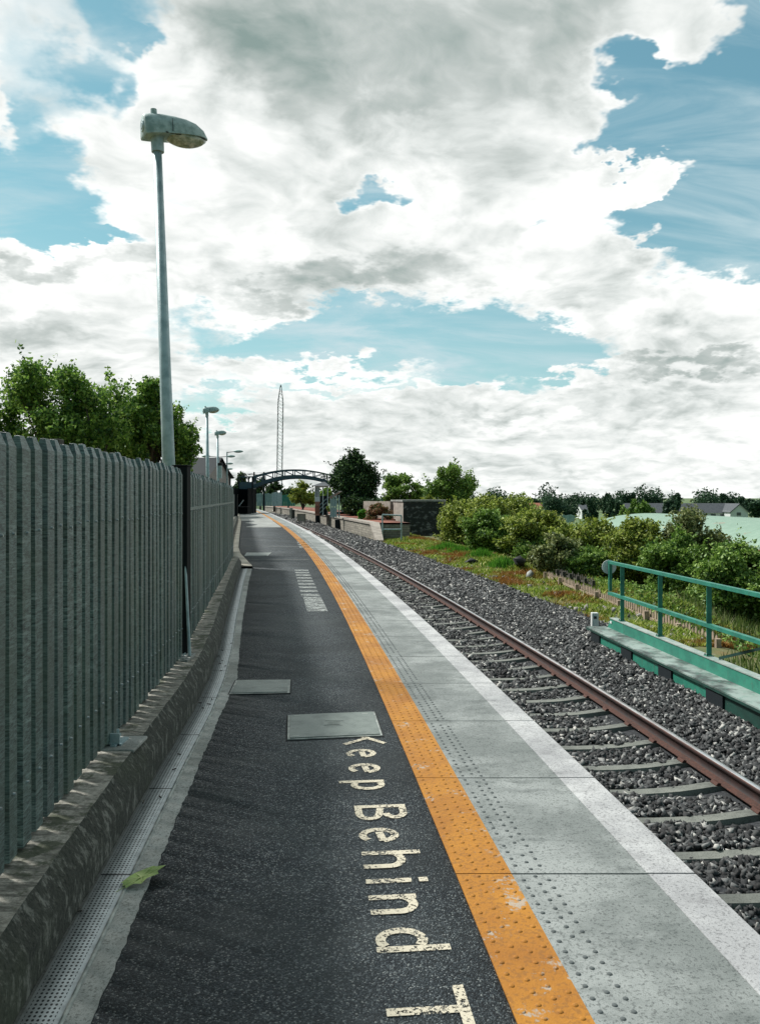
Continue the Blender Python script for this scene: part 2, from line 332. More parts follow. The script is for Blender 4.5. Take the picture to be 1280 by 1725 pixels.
M_wht = mat('white_paint', (.72, .74, .72), .6, var=(.55, .58, .57), scale=8)
M_lead = mat('lead_grey_roof', (.33, .30, .28), .8, var=(.22, .20, .19), scale=6)
M_slate = mat('slate_roof', (.045, .055, .065), .7, var=(.07, .08, .09), scale=2)
def brick_fn(a, c2, mort, s):
    def fn(t, co, b, cs):
        br = t.new('ShaderNodeTexBrick'); mp = t.new('ShaderNodeMapping'); mp.inputs['Rotation'].default_value = (R(90), 0, R(0))
        t.l.new(co, mp.inputs[0]); t.l.new(mp.outputs[0], br.inputs['Vector'])
        for k, v in (('Color1', a), ('Color2', c2), ('Mortar', mort)): br.inputs[k].default_value = (*v, 1)
        br.inputs['Scale'].default_value = s; br.inputs['Mortar Size'].default_value = .02
        f, _ = t.noise(co, 3, 6, .6)
        return t.mix(t.m('MULTIPLY', t.mr(f, .45, .7), .6), br.outputs[0], (.10, .09, .08))
    return fn
M_brick = mat('red_brick', (.4, .15, .1), .9, fn=brick_fn((.42, .14, .09), (.50, .20, .13), (.35, .28, .24), 5))
M_stonew = mat('old_stone_wall', (.3,) * 3, .95, fn=brick_fn((.36, .33, .27), (.24, .22, .18), (.14, .13, .11), 1.6), bump=.6, bscale=12)
M_wallpale = mat('pale_render', (.5, .46, .38), .95, var=(.30, .27, .22), scale=1.5, detail=7, bump=.4)
M_redtar = mat('red_brown_paving', (.25, .075, .04), .9, var=(.16, .06, .04), scale=3)
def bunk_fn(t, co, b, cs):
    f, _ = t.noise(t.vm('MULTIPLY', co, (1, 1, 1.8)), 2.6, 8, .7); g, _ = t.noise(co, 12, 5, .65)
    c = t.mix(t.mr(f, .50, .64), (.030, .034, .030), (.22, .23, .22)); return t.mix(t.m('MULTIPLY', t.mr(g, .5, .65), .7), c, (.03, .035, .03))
M_coal = mat('matt_black_stairs', (.005, .007, .008), .9, spec=.08)  # flat near-black base colour of the footbridge stairs
M_bunk = mat('shaded_concrete', (.06,) * 3, .95, fn=bunk_fn, bump=.7, bscale=8)  # dark colour paints the unlit front of the concrete block
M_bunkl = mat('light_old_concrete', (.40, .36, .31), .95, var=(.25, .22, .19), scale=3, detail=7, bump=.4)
M_wood = mat('weathered_timber', (.40, .31, .23), .9, var=(.25, .19, .14), scale=7, bump=.4)
M_woodD = mat('dark_wet_timber', (.045, .042, .036), .9, var=(.09, .08, .065), scale=7)
M_glass = mat('window_glass', (.05, .07, .08), .12, spec=.8)
def roofg_fn(t, co, b, cs):
    s = t.new('ShaderNodeSeparateXYZ'); t.l.new(co, s.inputs[0])
    f, _ = t.noise(co, .35, 6, .65); g, _ = t.noise(co, 2, 5, .6)
    c = t.mix(t.mr(g, .35, .7), (.19, .30, .225), (.235, .35, .27))
    seam = t.m('LESS_THAN', t.m('FRACT', t.m('MULTIPLY', s.outputs[1], .5)), .05)
    c = t.mix(t.m('MULTIPLY', seam, .35), c, (.08, .18, .12))
    return t.mix(t.m('MULTIPLY', t.mr(f, .66, .72), .6), c, (.32, .17, .12))
M_roofg = mat('green_sheet_roof', (.2, .35, .25), .6, fn=roofg_fn)
M_rustr = mat('rusty_sheet', (.35, .12, .07), .85, var=(.20, .07, .04), scale=4)
def plate_fn(t, co, b, cs):
    s = t.new('ShaderNodeSeparateXYZ'); t.l.new(co, s.inputs[0])
    a = t.m('ABSOLUTE', t.m('SINE', t.m('MULTIPLY', t.m('ADD', s.outputs[0], s.outputs[1]), 260)))
    a2 = t.m('ABSOLUTE', t.m('SINE', t.m('MULTIPLY', t.m('SUBTRACT', s.outputs[0], s.outputs[1]), 260)))
    k = t.m('MULTIPLY', a, a2); f, _ = t.noise(co, 7, 7, .7)
    c = t.mix(t.mr(k, .1, .6), (.10, .125, .115), (.27, .31, .285)); 
    return t.mix(t.m('MULTIPLY', t.mr(f, .45, .66), .6), c, (.09, .11, .105))
M_plate = mat('cast_iron_cover', (.2, .23, .22), .55, fn=plate_fn, metal=.2)
M_frame = mat('cover_frame', (.36, .39, .36), .6, var=(.16, .18, .17), scale=12)
def paintmat(name, colr, lo, hi):
    M = bpy.data.materials.new(name); M.use_nodes = True; t = NT(M.node_tree); b = t.n['Principled BSDF']
    co = t.new('ShaderNodeTexCoord').outputs['Object']
    f, _ = t.noise(co, 95, 3, .7); g, _ = t.noise(co, 7, 4, .6)
    a = t.mr(t.m('ADD', f, t.m('MULTIPLY', t.m('SUBTRACT', g, .5), .35)), lo, hi)
    b.inputs['Base Color'].default_value = (*colr, 1); b.inputs['Roughness'].default_value = .85
    t.l.new(a, b.inputs['Alpha']); return M
M_letter = paintmat('worn_cream_paint', (.58, .53, .41), .40, .49)
M_oldpaint = paintmat('faded_paint', (.42, .45, .43), .47, .56)
M_wire = M_dkm

# ------------------------------------------------------------------ geometry helpers
def tag(o, label=None, cat=None, group=None, kind=None):
    if label: o['label'] = label
    if cat: o['category'] = cat
    if group: o['group'] = group
    if kind: o['kind'] = kind
    return o
def empty(name, loc=(0, 0, 0), rz=0, **k):
    o = bpy.data.objects.new(name, None); o.empty_display_size = .2; o.location = loc; o.rotation_euler = (0, 0, rz); col.objects.link(o); return tag(o, **k)
def npmesh(name, V, Fc, m, parent=None, smooth=False, loc=None):
    me = bpy.data.meshes.new(name); V = np.asarray(V, np.float32); Fc = np.asarray(Fc, np.int32); n, k = Fc.shape
    me.vertices.add(len(V)); me.vertices.foreach_set('co', V.ravel())
    me.loops.add(n * k); me.loops.foreach_set('vertex_index', Fc.ravel())
    me.polygons.add(n); me.polygons.foreach_set('loop_start', np.arange(n, dtype=np.int32) * k)
    try: me.polygons.foreach_set('loop_total', np.full(n, k, np.int32))
    except Exception: pass
    me.update(calc_edges=True); me.validate()
    if smooth: me.polygons.foreach_set('use_smooth', np.ones(n, bool))
    me.materials.append(m)
    o = bpy.data.objects.new(name, me); col.objects.link(o); o.parent = parent
    if loc: o.location = loc
    return o
class MB:
    def __init__(s): s.v = []; s.f = []; s.mi = []; s.m = 0; s.uv = None
    def add(s, vs, fs):
        b = len(s.v); s.v += [tuple(x) for x in vs]; s.f += [tuple(i + b for i in f) for f in fs]; s.mi += [s.m] * len(fs); return s
    def box(s, x0, x1, y0, y1, z0, z1):
        return s.add([(x0, y0, z0), (x1, y0, z0), (x1, y1, z0), (x0, y1, z0), (x0, y0, z1), (x1, y0, z1), (x1, y1, z1), (x0, y1, z1)],
                     [(0, 3, 2, 1), (4, 5, 6, 7), (0, 1, 5, 4), (1, 2, 6, 5), (2, 3, 7, 6), (3, 0, 4, 7)])
    def beam(s, p, q_, wd, ht, up=(0, 0, 1)):
        p = Vector(p); q_ = Vector(q_); a = (q_ - p).normalized(); up = Vector(up)
        if abs(a.dot(up)) > .99: up = Vector((0, 1, 0))
        r = a.cross(up).normalized(); u = r.cross(a)
        o = []
        for c in (p, q_):
            for (i, j) in ((-1, -1), (1, -1), (1, 1), (-1, 1)): o.append(c + r * i * wd / 2 + u * j * ht / 2)
        return s.add(o, [(0, 1, 2, 3), (7, 6, 5, 4), (0, 4, 5, 1), (1, 5, 6, 2), (2, 6, 7, 3), (3, 7, 4, 0)])
    def tube(s, p, q_, r0, r1=None, n=12, cap=True):
        r1 = r0 if r1 is None else r1; p = Vector(p); q_ = Vector(q_); a = (q_ - p).normalized()
        up = Vector((0, 0, 1)) if abs(a.z) < .95 else Vector((1, 0, 0)); r = a.cross(up).normalized(); u = r.cross(a)
        o = []
        for c, rr in ((p, r0), (q_, r1)):
            for i in range(n):
                t = 2 * math.pi * i / n; o.append(c + (r * math.cos(t) + u * math.sin(t)) * rr)
        fs = [(i, (i + 1) % n, n + (i + 1) % n, n + i) for i in range(n)]
        if cap: fs += [tuple(range(n))[::-1], tuple(range(n, 2 * n))]
        return s.add(o, fs)
    def loft(s, rings, cap=True):
        n = len(rings[0]); vs = [p for r in rings for p in r]; fs = []
        for k in range(len(rings) - 1):
            for i in range(n): fs.append((k * n + i, k * n + (i + 1) % n, (k + 1) * n + (i + 1) % n, (k + 1) * n + i))
        if cap: fs += [tuple(range(n))[::-1], tuple((len(rings) - 1) * n + i for i in range(n))]
        return s.add(vs, fs)
    def build(s, name, mats, parent=None, smooth=False, loc=None, bevel=0):
        me = bpy.data.meshes.new(name); me.from_pydata(s.v, [], s.f); me.update()
        mats = mats if isinstance(mats, (list, tuple)) else [mats]
        for m in mats: me.materials.append(m)
        if len(mats) > 1: me.polygons.foreach_set('material_index', np.array(s.mi, np.int32))
        if smooth: me.polygons.foreach_set('use_smooth', np.ones(len(s.f), bool))
        o = bpy.data.objects.new(name, me); col.objects.link(o); o.parent = parent
        if loc: o.location = loc
        if bevel:
            b = o.modifiers.new('bevel', 'BEVEL'); b.width = bevel; b.segments = 2; b.limit_method = 'ANGLE'
        return o
def copy_tree(o, parent=None):
    c = o.copy(); col.objects.link(c); c.parent = parent
    for ch in list(o.children): copy_tree(ch, c)
    return c

# track centre-line: platform edge X as a function of Y
def E(y):
    y = np.asarray(y, float)
    a = 6.92736775e-06 * y**3 - 1.38030522e-03 * y**2 - 8.97119164e-02 * y + 1.64346417
    e70 = 6.92736775e-06 * 70**3 - 1.38030522e-03 * 4900 - 8.97119164e-02 * 70 + 1.64346417
    b = e70 - .181 * (y - 70) - .0003 * (y - 70)**2
    c = 1.64346417 - 8.97e-2 * y
    r = np.where(y > 70, b, np.where(y < 0, c, a)); return float(r) if r.shape == () else r
AL = [(-8, 0.0), (0, -.68), (2.447, -.889), (4.69, -1.08), (5.73, -1.168), (6.465, -1.222), (7.085, -1.27), (8.56, -1.505), (10.46, -1.80), (15.25, -2.50), (18.05, -2.88), (22.1, -3.85), (25, -4.42), (34.4, -6.02), (52.8, -9.13), (77, -13.5), (110, -20.4), (160, -33)]
DL = [(-8, -.21), (0, -.89), (2.447, -1.097), (4.69, -1.285), (5.99, -1.38), (7.085, -1.496), (8.56, -1.70), (10.46, -2.0), (15.25, -2.71), (18.05, -3.10), (22.1, -4.05), (25, -4.63), (34.4, -6.23), (52.8, -9.34), (77, -13.7), (110, -20.6), (160, -33.2)]
def lin(T): 
    ys = np.array([a for a, b in T]); xs = np.array([b for a, b in T])
    return lambda y: (float(np.interp(y, ys, xs)) if np.ndim(y) == 0 else np.interp(y, ys, xs))
fAL, fDL = lin(AL), lin(DL)
def fDR(y): return fDL(y) + .125 if not np.ndim(y) else fDL(y) + .125
def ribbon(name, xl, xr, ys, z, m, parent=None, zr=None, side=0.0, jit=0.0):
    """flat sheet between curves xl(y) and xr(y); UV in metres; optional skirt at both sides"""
    rng = np.random.RandomState(5)
    V = []; UV = []
    for y in ys:
        a = xl(y) + (rng.uniform(-jit, jit) if jit else 0); b = xr(y) 
        V += [(a, y, z), (b, y, z if zr is None else zr)]; UV += [(0, y), (b - a, y)]
    n = len(ys); Fq = [(2 * i, 2 * i + 1, 2 * i + 3, 2 * i + 2) for i in range(n - 1)]
    if side:
        k = len(V)
        for y, i in zip(ys, range(n)):
            V += [(V[2 * i][0], y, z - side), (V[2 * i + 1][0], y, z - side)]; UV += [(0, y), (0, y)]
        Fq += [(2 * i, 2 * i + 2, k + 2 * i + 2, k + 2 * i) for i in range(n - 1)] + [(2 * i + 1, k + 2 * i + 1, k + 2 * i + 3, 2 * i + 3) for i in range(n - 1)]
    o = npmesh(name, V, Fq, m, parent)
    uvl = o.data.uv_layers.new(name='UVMap'); idx = np.empty(len(o.data.loops), np.int32); o.data.loops.foreach_get('vertex_index', idx)
    uvl.data.foreach_set('uv', np.array(UV, np.float32)[idx].ravel()); return o
def yr(a, b, st): return list(np.arange(a, b, st)) + [b]
YS = yr(-8, 30, .5) + yr(31, 150, 1.5)

# ------------------------------------------------------------------ terrain
def nz(x, y, s, seed):
    return np.sin(x * s + seed) * np.cos(y * s * 1.3 + seed * 2) + .5 * np.sin(x * s * 2.3 + y * s * 1.7 + seed * 3)
def ground_z(x, y):
    x = np.asarray(x, float); y = np.asarray(y, float); o = x - E(np.clip(y, -20, 160))
    st = lambda a, b: (lambda t: t * t * (3 - 2 * t))(np.clip((o - a) / (b - a), 0, 1))
    z = -.16 - 1.06 * st(-1.9, -.6)
    z = z + st(4.6, 5.6) * (.06 + .05 * nz(x, y, 1.7, 2.))
    near = np.clip((21 - y) / 5, 0, 1)
    z = z - near * st(6.3, 8.2) * 1.55
    z = z - (1 - near) * st(8.0, 12.5) * 1.3
    z = z - st(14, 45) * 2.3
    up = np.clip((y - 59) / 6, 0, 1) * (1 - st(16, 40))
    z = z + up * st(5.6, 7) * .75
    z = np.where(o < -8, z - np.clip((-o - 12) / 60, 0, 1) * 1.5, z)
    return z
ax = np.concatenate([-np.geomspace(4000, 32, 26), np.arange(-30, 24, .6), np.geomspace(25, 4000, 28)])
ay = np.concatenate([[-400, -100, -30], np.arange(-12, 75, .8), np.geomspace(76, 6000, 46)])
GX, GY = np.meshgrid(ax, ay); GZ = ground_z(GX, GY)
nx, ny = len(ax), len(ay); I = np.arange(nx * ny).reshape(ny, nx)
terr = npmesh('ground', np.stack([GX, GY, GZ], -1).reshape(-1, 3), np.stack([I[:-1, :-1], I[:-1, 1:], I[1:, 1:], I[1:, :-1]], -1).reshape(-1, 4), M_ground, smooth=True)
tag(terr, kind='structure')

# ------------------------------------------------------------------ platform
YW = -1.0; YR = -.765      # orange strip offsets from the platform edge
tag(ribbon('asphalt_platform', fAL, lambda y: E(y) + YW + .01, YS, 0.0, M_asph, side=.6, jit=0), kind='structure')
M_pale = mat('pale_sunlit_concrete', (.30,) * 3, .9, fn=conc_fn((.34, .35, .33), (.27, .28, .265), (.19, .20, .19)))  # pale concrete, lightened to paint in sunlight on the far platform
tag(ribbon('pale_sunlit_surface', lambda y: fAL(y) + .05, lambda y: E(y) + YW, yr(55, 150, 1.5), .0045, M_pale), kind='structure')
tag(ribbon('pale_sunlit_patch', lambda y: E(y) - 2.6 - .35 * math.sin(y * .9), lambda y: E(y) + YW - .05, yr(43, 55, .8), .004, M_pale), kind='structure')
# ragged concrete surround of the drain
ysf = yr(-8, 20, .04) + yr(20.5, 150, 1)
tag(ribbon('drain_surround', lambda y: fDL(y) - .03, lambda y: fAL(y) + .010 + .003 * math.sin(y * 31) + .003 * math.sin(y * 83 + 1) + .003 * math.sin(y * 7.3), ysf, .006, M_conc, side=.15), kind='structure')
rg = np.random.RandomState(3)
SL = 1.165
joints = [3.405 + SL * k for k in range(-9, 100)]
mb = MB()
def slabrow(mb, oa, ob, z, gap=.006, zb=-.12, ya=-7.5, yb=118):
    for j in joints:
        if j < ya or j > yb: continue
        y0, y1 = j + gap, j + SL - gap
        p = []
        for zz in (zb, z):
            for (yy, oo) in ((y0, oa), (y0, ob), (y1, ob), (y1, oa)): p.append((E(yy) + oo, yy, zz))
        mb.add(p, [(0, 3, 2, 1), (4, 5, 6, 7), (0, 1, 5, 4), (1, 2, 6, 5), (2, 3, 7, 6), (3, 0, 4, 7)])
slabrow(mb, YR, -.188, .004)
edge = mb.build('platform_edge_paving', M_slab, bevel=0); tag(edge, kind='structure')
mb = MB(); slabrow(mb, -.188, 0.012, .006, zb=-.14); o = mb.build('platform_edge_white_line', M_white); tag(o, kind='structure')
mb = MB(); slabrow(mb, YW, YR, .005, gap=.0035); strip = mb.build('platform_tactile_paving', M_yel); tag(strip, kind='structure')
tag(ribbon('platform_bedding', lambda y: E(y) + YW + .02, lambda y: E(y) - .03, YS, -.012, M_concD), kind='structure')
# platform front wall below the coping
mb = MB()
for a, b in zip(YS[:-1], YS[1:]):
    mb.add([(E(a) - .12, a, -.14), (E(b) - .12, b, -.14), (E(b) - .12, b, -1.25), (E(a) - .12, a, -1.25)], [(0, 1, 2, 3)])
tag(mb.build('platform_wall', M_stonew), kind='structure')
# tactile domes
dome = []
nseg = 8
for (rr, hh) in ((.0135, 0), (.0115, .0035), (.006, .0055)):
    for i in range(nseg):
        t = 2 * math.pi * i / nseg; dome.append((rr * math.cos(t), rr * math.sin(t), hh))
dome = np.array(dome); df = []
for k in range(2):
    for i in range(nseg): df.append((k * nseg + i, k * nseg + (i + 1) % nseg, (k + 1) * nseg + (i + 1) % nseg, (k + 1) * nseg + i))
df.append((16, 17, 18, 19)); df.append((19, 20, 21, 22)); df.append((16, 19, 22, 23)); df = np.array(df)
def domes(name, cols_, m, ymax, par, s=1.0):
    P = []
    for ci, oo in enumerate(cols_):
        for y in np.arange(1.5 + (.033 if ci % 2 else 0), ymax, .066):
            if rg.rand() < .06: continue
            if min(abs(((y - 3.405) % SL)), SL - abs(((y - 3.405) % SL))) < .02: continue
            P.append((E(y) + oo, y))
    P = np.array(P); V = (dome[None] * s)[:, :, :] * np.ones((len(P), 1, 1)); V[:, :, 0] += P[:, :1]; V[:, :, 1] += P[:, 1:]; V[:, :, 2] += .0045
    Fq = df[None] + (np.arange(len(P)) * len(dome))[:, None, None]
    o = npmesh(name, V.reshape(-1, 3), Fq.reshape(-1, 4), m, par, smooth=True); return o
tag(domes('tactile_domes', [YW + .030, YW + .088, YW + .146, YW + .204], M_yel, 45, strip, .82), kind='structure')
tag(domes('worn_tactile_domes', [YR + .035, YR + .093, YR + .140], M_dotd, 45, edge, .72), kind='structure')

# drain channel covers (a thing: loose perforated covers)
dr = empty('drain_channel', (-1.1, 2.4, 0), label='long perforated metal drain channel at the foot of the mossy kerb wall', cat='drain channel')
ys_ = yr(-4, 18.05, .15)
o = ribbon('perforated_cover', fDL, fDR, ys_, .010, M_grate, side=.004); o.parent = dr; o.matrix_parent_inverse = Matrix.Translation((1.1, -2.4, 0))
o = ribbon('channel_rim', lambda y: fDR(y), lambda y: fDR(y) + .012, ys_, .012, M_frame, side=.01); o.parent = dr; o.matrix_parent_inverse = Matrix.Translation((1.1, -2.4, 0))
# pale concrete channel beyond the kink
tag(ribbon('pale_channel', lambda y: fDL(y) - .02, lambda y: fAL(y) + .02, yr(18.0, 27, .5) + yr(28, 78, 2), .06, M_wallpale, side=.06), kind='structure')

# kerb wall under the fence
def wall_x(y): return fDL(y) - .012
WT = .245
def kerb(name, ya, yb, hz, label):
    ys = yr(ya, yb, .07 if yb < 30 else .8); rg2 = np.random.RandomState(int(ya * 10) + 50)
    V = []; prof = [(0, -.1), (0, .155), (-.062, hz), (-.20, hz + .004), (-.42, hz), (-.42, -.2)]
    for y in ys:
        j = rg2.uniform(-.0022, .0022, (len(prof), 2))
        for k, (o_, z_) in enumerate(prof): V.append((wall_x(y) + o_ + j[k, 0], y, z_ + j[k, 1]))
    n = len(prof); Fq = []; mi = []
    for i in range(len(ys) - 1):
        for k in range(n - 1): Fq.append((i * n + k, i * n + k + 1, (i + 1) * n + k + 1, (i + 1) * n + k)); mi.append(1 if k >= 2 else 0)
    o = npmesh(name, V, [f[::-1] for f in Fq], M_mossface); o.data.materials.append(M_mosstop); o.data.polygons.foreach_set('material_index', np.array(mi, np.int32))
    capn = MB(); 
    capn.add(V[-n:], [tuple(range(n))]).add(V[:n], [tuple(range(n))[::-1]]); c = capn.build('wall_end', M_mossface, o)
    tag(o, label, 'kerb wall'); return o
kerb('kerb_wall', -3, 18.4, WT, 'low mossy concrete kerb wall beneath the near palisade fence')
kerb('kerb_wall', 24.5, 64, .18, 'far stretch of low concrete kerb wall past the kink in the drain')
# cement pads at the posts
def fence_x(y):
    return float(np.interp(y, [-4, 2.967, 6.36, 6.8, 6.95, 14.76, 18.5, 19.0, 24.9, 34.4, 52.8, 62], [-.84, -1.40, -1.675, -1.711, -1.745, -2.86, -3.42, -3.62, -4.95, -6.6, -9.7, -11.25]))

# ------------------------------------------------------------------ palisade fences
def paling_mesh():
    mb = MB(); Lf = .082; dp = .050; zt = 1.575
    def rect(a, z): return [(-.004 + a, a, z), (dp - a, a, z), (dp - a, Lf - a, z), (-.004 + a, Lf - a, z)]
    mb.loft([rect(.0015, 0), rect(0, .004), rect(0, zt - .052), rect(.003, zt - .046), rect(.0165, zt - .003), rect(.0185, zt)])
    mb.m = 1
    for zz in (.24, 1.20): mb.tube((dp - .001, Lf / 2, zz), (dp + .009, Lf / 2, zz), .0075, .005, 8)
    return mb
pm = paling_mesh().build('paling', [M_pal, M_bolt]); pmesh = pm.data; bpy.data.objects.remove(pm)
FB = .275
def fence(name, ya, yb, label, front_rail=False, stuff=False, pitch=.138):
    f = empty(name, (fence_x(ya), ya, FB), label=label, cat='fence', group='steel palisade fences along the platform')
    inv = Vector((fence_x(ya), ya, FB)); n = int((yb - ya) / pitch)
    rgf = random.Random(int(ya * 7))
    if not stuff:
        for i in range(n):
            y = ya + (i + .15) * pitch; x = fence_x(y)
            ang = math.atan2(-(fence_x(y + .1) - x), .1)
            p = bpy.data.objects.new('paling', pmesh); col.objects.link(p); p.parent = f
            p.location = (x - inv.x, y - inv.y, rgf.uniform(-.012, .012) ); p.rotation_euler = (rgf.uniform(-.006, .006), rgf.uniform(-.004, .004), ang + rgf.uniform(-.05, .05))
    else:
        V = []; Fq = []
        base = np.array([(0, 0, 0), (.028, 0, 0), (.028, .079, 0), (0, .079, 0)])
        for i in range(n):
            y = ya + i * pitch; x = fence_x(y); b = len(V)
            for zz in (0, 1.5):
                for q4 in base: V.append((x + q4[0] - inv.x, y + q4[1] - inv.y, zz))
            V.append((x + .02 - inv.x, y + .04 - inv.y, 1.56))
            Fq += [(b, b + 1, b + 5, b + 4), (b + 1, b + 2, b + 6, b + 5), (b + 2, b + 3, b + 7, b + 6), (b + 4, b + 5, b + 8, b + 8), (b + 5, b + 6, b + 8, b + 8)]
        Fq = [q4 for q4 in Fq]
        mb = MB(); mb.add(V, [tuple(dict.fromkeys(q4)) for q4 in Fq]); o = mb.build('palings', M_pal, f); o['kind'] = 'stuff'
    xo = .048 if front_rail else -.028
    ys = yr(ya, yb, .5 if yb < 30 else 2)
    for zz, x2 in ((.24, -.028), (1.22, xo)):
        mb = MB()
        for a, b in zip(ys[:-1], ys[1:]):
            mb.beam((fence_x(a) + x2 - inv.x, a - inv.y, zz), (fence_x(b) + x2 - inv.x, b - inv.y, zz), .02 if x2 > 0 else .05, .045 if x2 < 0 else .03)
        mb.build('rail', M_pal if x2 > 0 else M_palD, f)
    for y in np.arange(ya + .02, yb + .01, 2.75 if not stuff else 5.5):
        mb = MB(); x = fence_x(y); mb.box(x - .11 - inv.x, x - .04 - inv.x, y - .03 - inv.y, y + .04 - inv.y, -.1, 1.47); mb.build('post', M_palD, f)
    return f
f1 = fence('palisade_fence', -2.9, 6.78, 'tall galvanised palisade fence with pointed pales, nearest section')
f2 = fence('palisade_fence', 7.02, 18.5, 'second section of palisade fence with its rail on the front, past the black post', True)
f3 = fence('palisade_fence', 18.9, 62, 'farthest stretch of palisade fence running away to the dark end post', stuff=True)
# black post between sections 1 and 2 with a stay
p = empty('fence_post', (-1.70, 6.88, 0), label='black box section fence post standing in the gap between two fence sections', cat='fence post')
mb = MB(); mb.box(-.05, .066, -.07, .06, .2, 1.865); mb.box(-.06, .074, -.08, .07, 1.865, 1.877); mb.build('shaft', M_palD, p, bevel=.004)
mb = MB(); mb.tube((.05, -.06, 1.02), (.105, -.14, .27), .010, .014, 8); mb.box(.04, .11, -.20, -.08, WT, WT + .012); mb.build('stay', M_galv, p)
mb = MB(); mb.box(-.12, .12, -.28, .02, WT - .01, WT + .02); mb.box(-.10, .09, -.26, 0, WT + .018, WT + .03); mb.build('cement_pad', M_conc, p, bevel=.008)
mb = MB(); mb.tube((.06, -.17, WT), (.06, -.17, WT + .05), .006, .006, 6); mb.tube((.06, -.11, WT), (.06, -.11, WT + .045), .006, .006, 6); mb.build('bolt', M_galv, p)
p = empty('post_bracket', (-1.46, 4.42, WT), label='pale steel foot bracket bolted in a cement patch at the bottom of the near fence', cat='bracket')
mb = MB(); mb.box(-.09, .15, -.14, .12, -.01, .010); mb.build('cement_pad', M_conc, p, bevel=.008)
mb = MB(); mb.box(-.06, .05, -.07, -.06, .01, .075); mb.beam((.02, -.09, .015), (.05, .05, .018), .03, .01); mb.box(-.06, .06, -.07, .06, .010, .018); mb.build('angle_plate', M_galv, p)
mb = MB(); mb.tube((.02, .0, .015), (.02, .0, .08), .008, .008, 8); mb.tube((.02, .0, .04), (.02, .0, .055), .016, .016, 6); mb.build('bolt', M_galv, p)
# dark end post far
mb = MB(); mb.box(-11.3, -11.0, 61.9, 62.2, -.1, 1.78); mb.box(-11.34, -10.96, 61.86, 62.24, 1.78, 1.84); tag(mb.build('fence_post', M_palD), 'square black end post where the far fence stops', 'fence post')

# ------------------------------------------------------------------ covers, lettering, leaf
def quadplate(name, pts, z, th, m, parent=None, inset=0.0):
    c = sum((Vector((a, b, 0)) for a, b in pts), Vector()) / 4
    P = [c + (Vector((a, b, 0)) - c) * (1 - inset) for a, b in pts]
    mb = MB(); mb.add([(v.x, v.y, z - th) for v in P] + [(v.x, v.y, z) for v in P], [(0, 1, 2, 3)[::-1], (4, 5, 6, 7), (0, 1, 5, 4), (1, 2, 6, 5), (2, 3, 7, 6), (3, 0, 4, 7)])
    return mb.build(name, m, parent, bevel=.002)
pl = [(-.608, 5.28), (.018, 5.37), (-.040, 5.965), (-.672, 5.87)]
t = empty('access_cover', (0, 0, 0), label='large square metal access cover in the asphalt above the painted words', cat='access cover')
quadplate('cover_recess_shade', pl, .0045, .006, M_concD, t, -.035); quadplate('cover_frame', pl, .010, .01, M_frame, t)  # dark ring paints the recess shade round the cover
quadplate('cover_plate', pl, .016, .01, M_plate, t, .05)
mb = MB()
for k in range(3): mb.box(-.37, -.28, 5.60 + k * .035, 5.607 + k * .035, .016, .0185)
mb.box(-.39, -.26, 5.585, 5.590, .016, .0185); mb.box(-.39, -.26, 5.70, 5.705, .016, .0185)
for (x, y) in ((-.56, 5.34), (-.07, 5.41), (-.11, 5.89), (-.60, 5.82)): mb.box(x - .022, x + .022, y - .008, y + .008, .0162, .0172)
mb.build('raised_mark', M_frame, t)
t = empty('access_cover', (0, 0, 0), label='small grey ribbed cover beside the drain bend, left of the large cover', cat='access cover')
pl2 = [(-1.222, 6.50), (-.735, 6.54), (-.78, 7.02), (-1.255, 7.00)]
quadplate('cover_recess_shade', pl2, .0075, .006, M_concD, t, -.035); quadplate('cover_frame', pl2, .009, .009, M_frame, t); quadplate('cover_plate', pl2, .014, .01, M_plate, t, .08)  # dark ring again paints shade in the recess of the small cover
t = empty('access_cover', (0, 0, 0), label='far pale rectangular cover set in the asphalt near the kink in the drain', cat='access cover')
quadplate('cover_frame', [(-3.70, 21.9), (-3.06, 21.9), (-3.14, 23.2), (-3.85, 23.2)], .009, .009, M_frame, t); quadplate('cover_plate', [(-3.66, 22.0), (-3.10, 22.0), (-3.18, 23.1), (-3.81, 23.1)], .014, .01, M_plate, t)

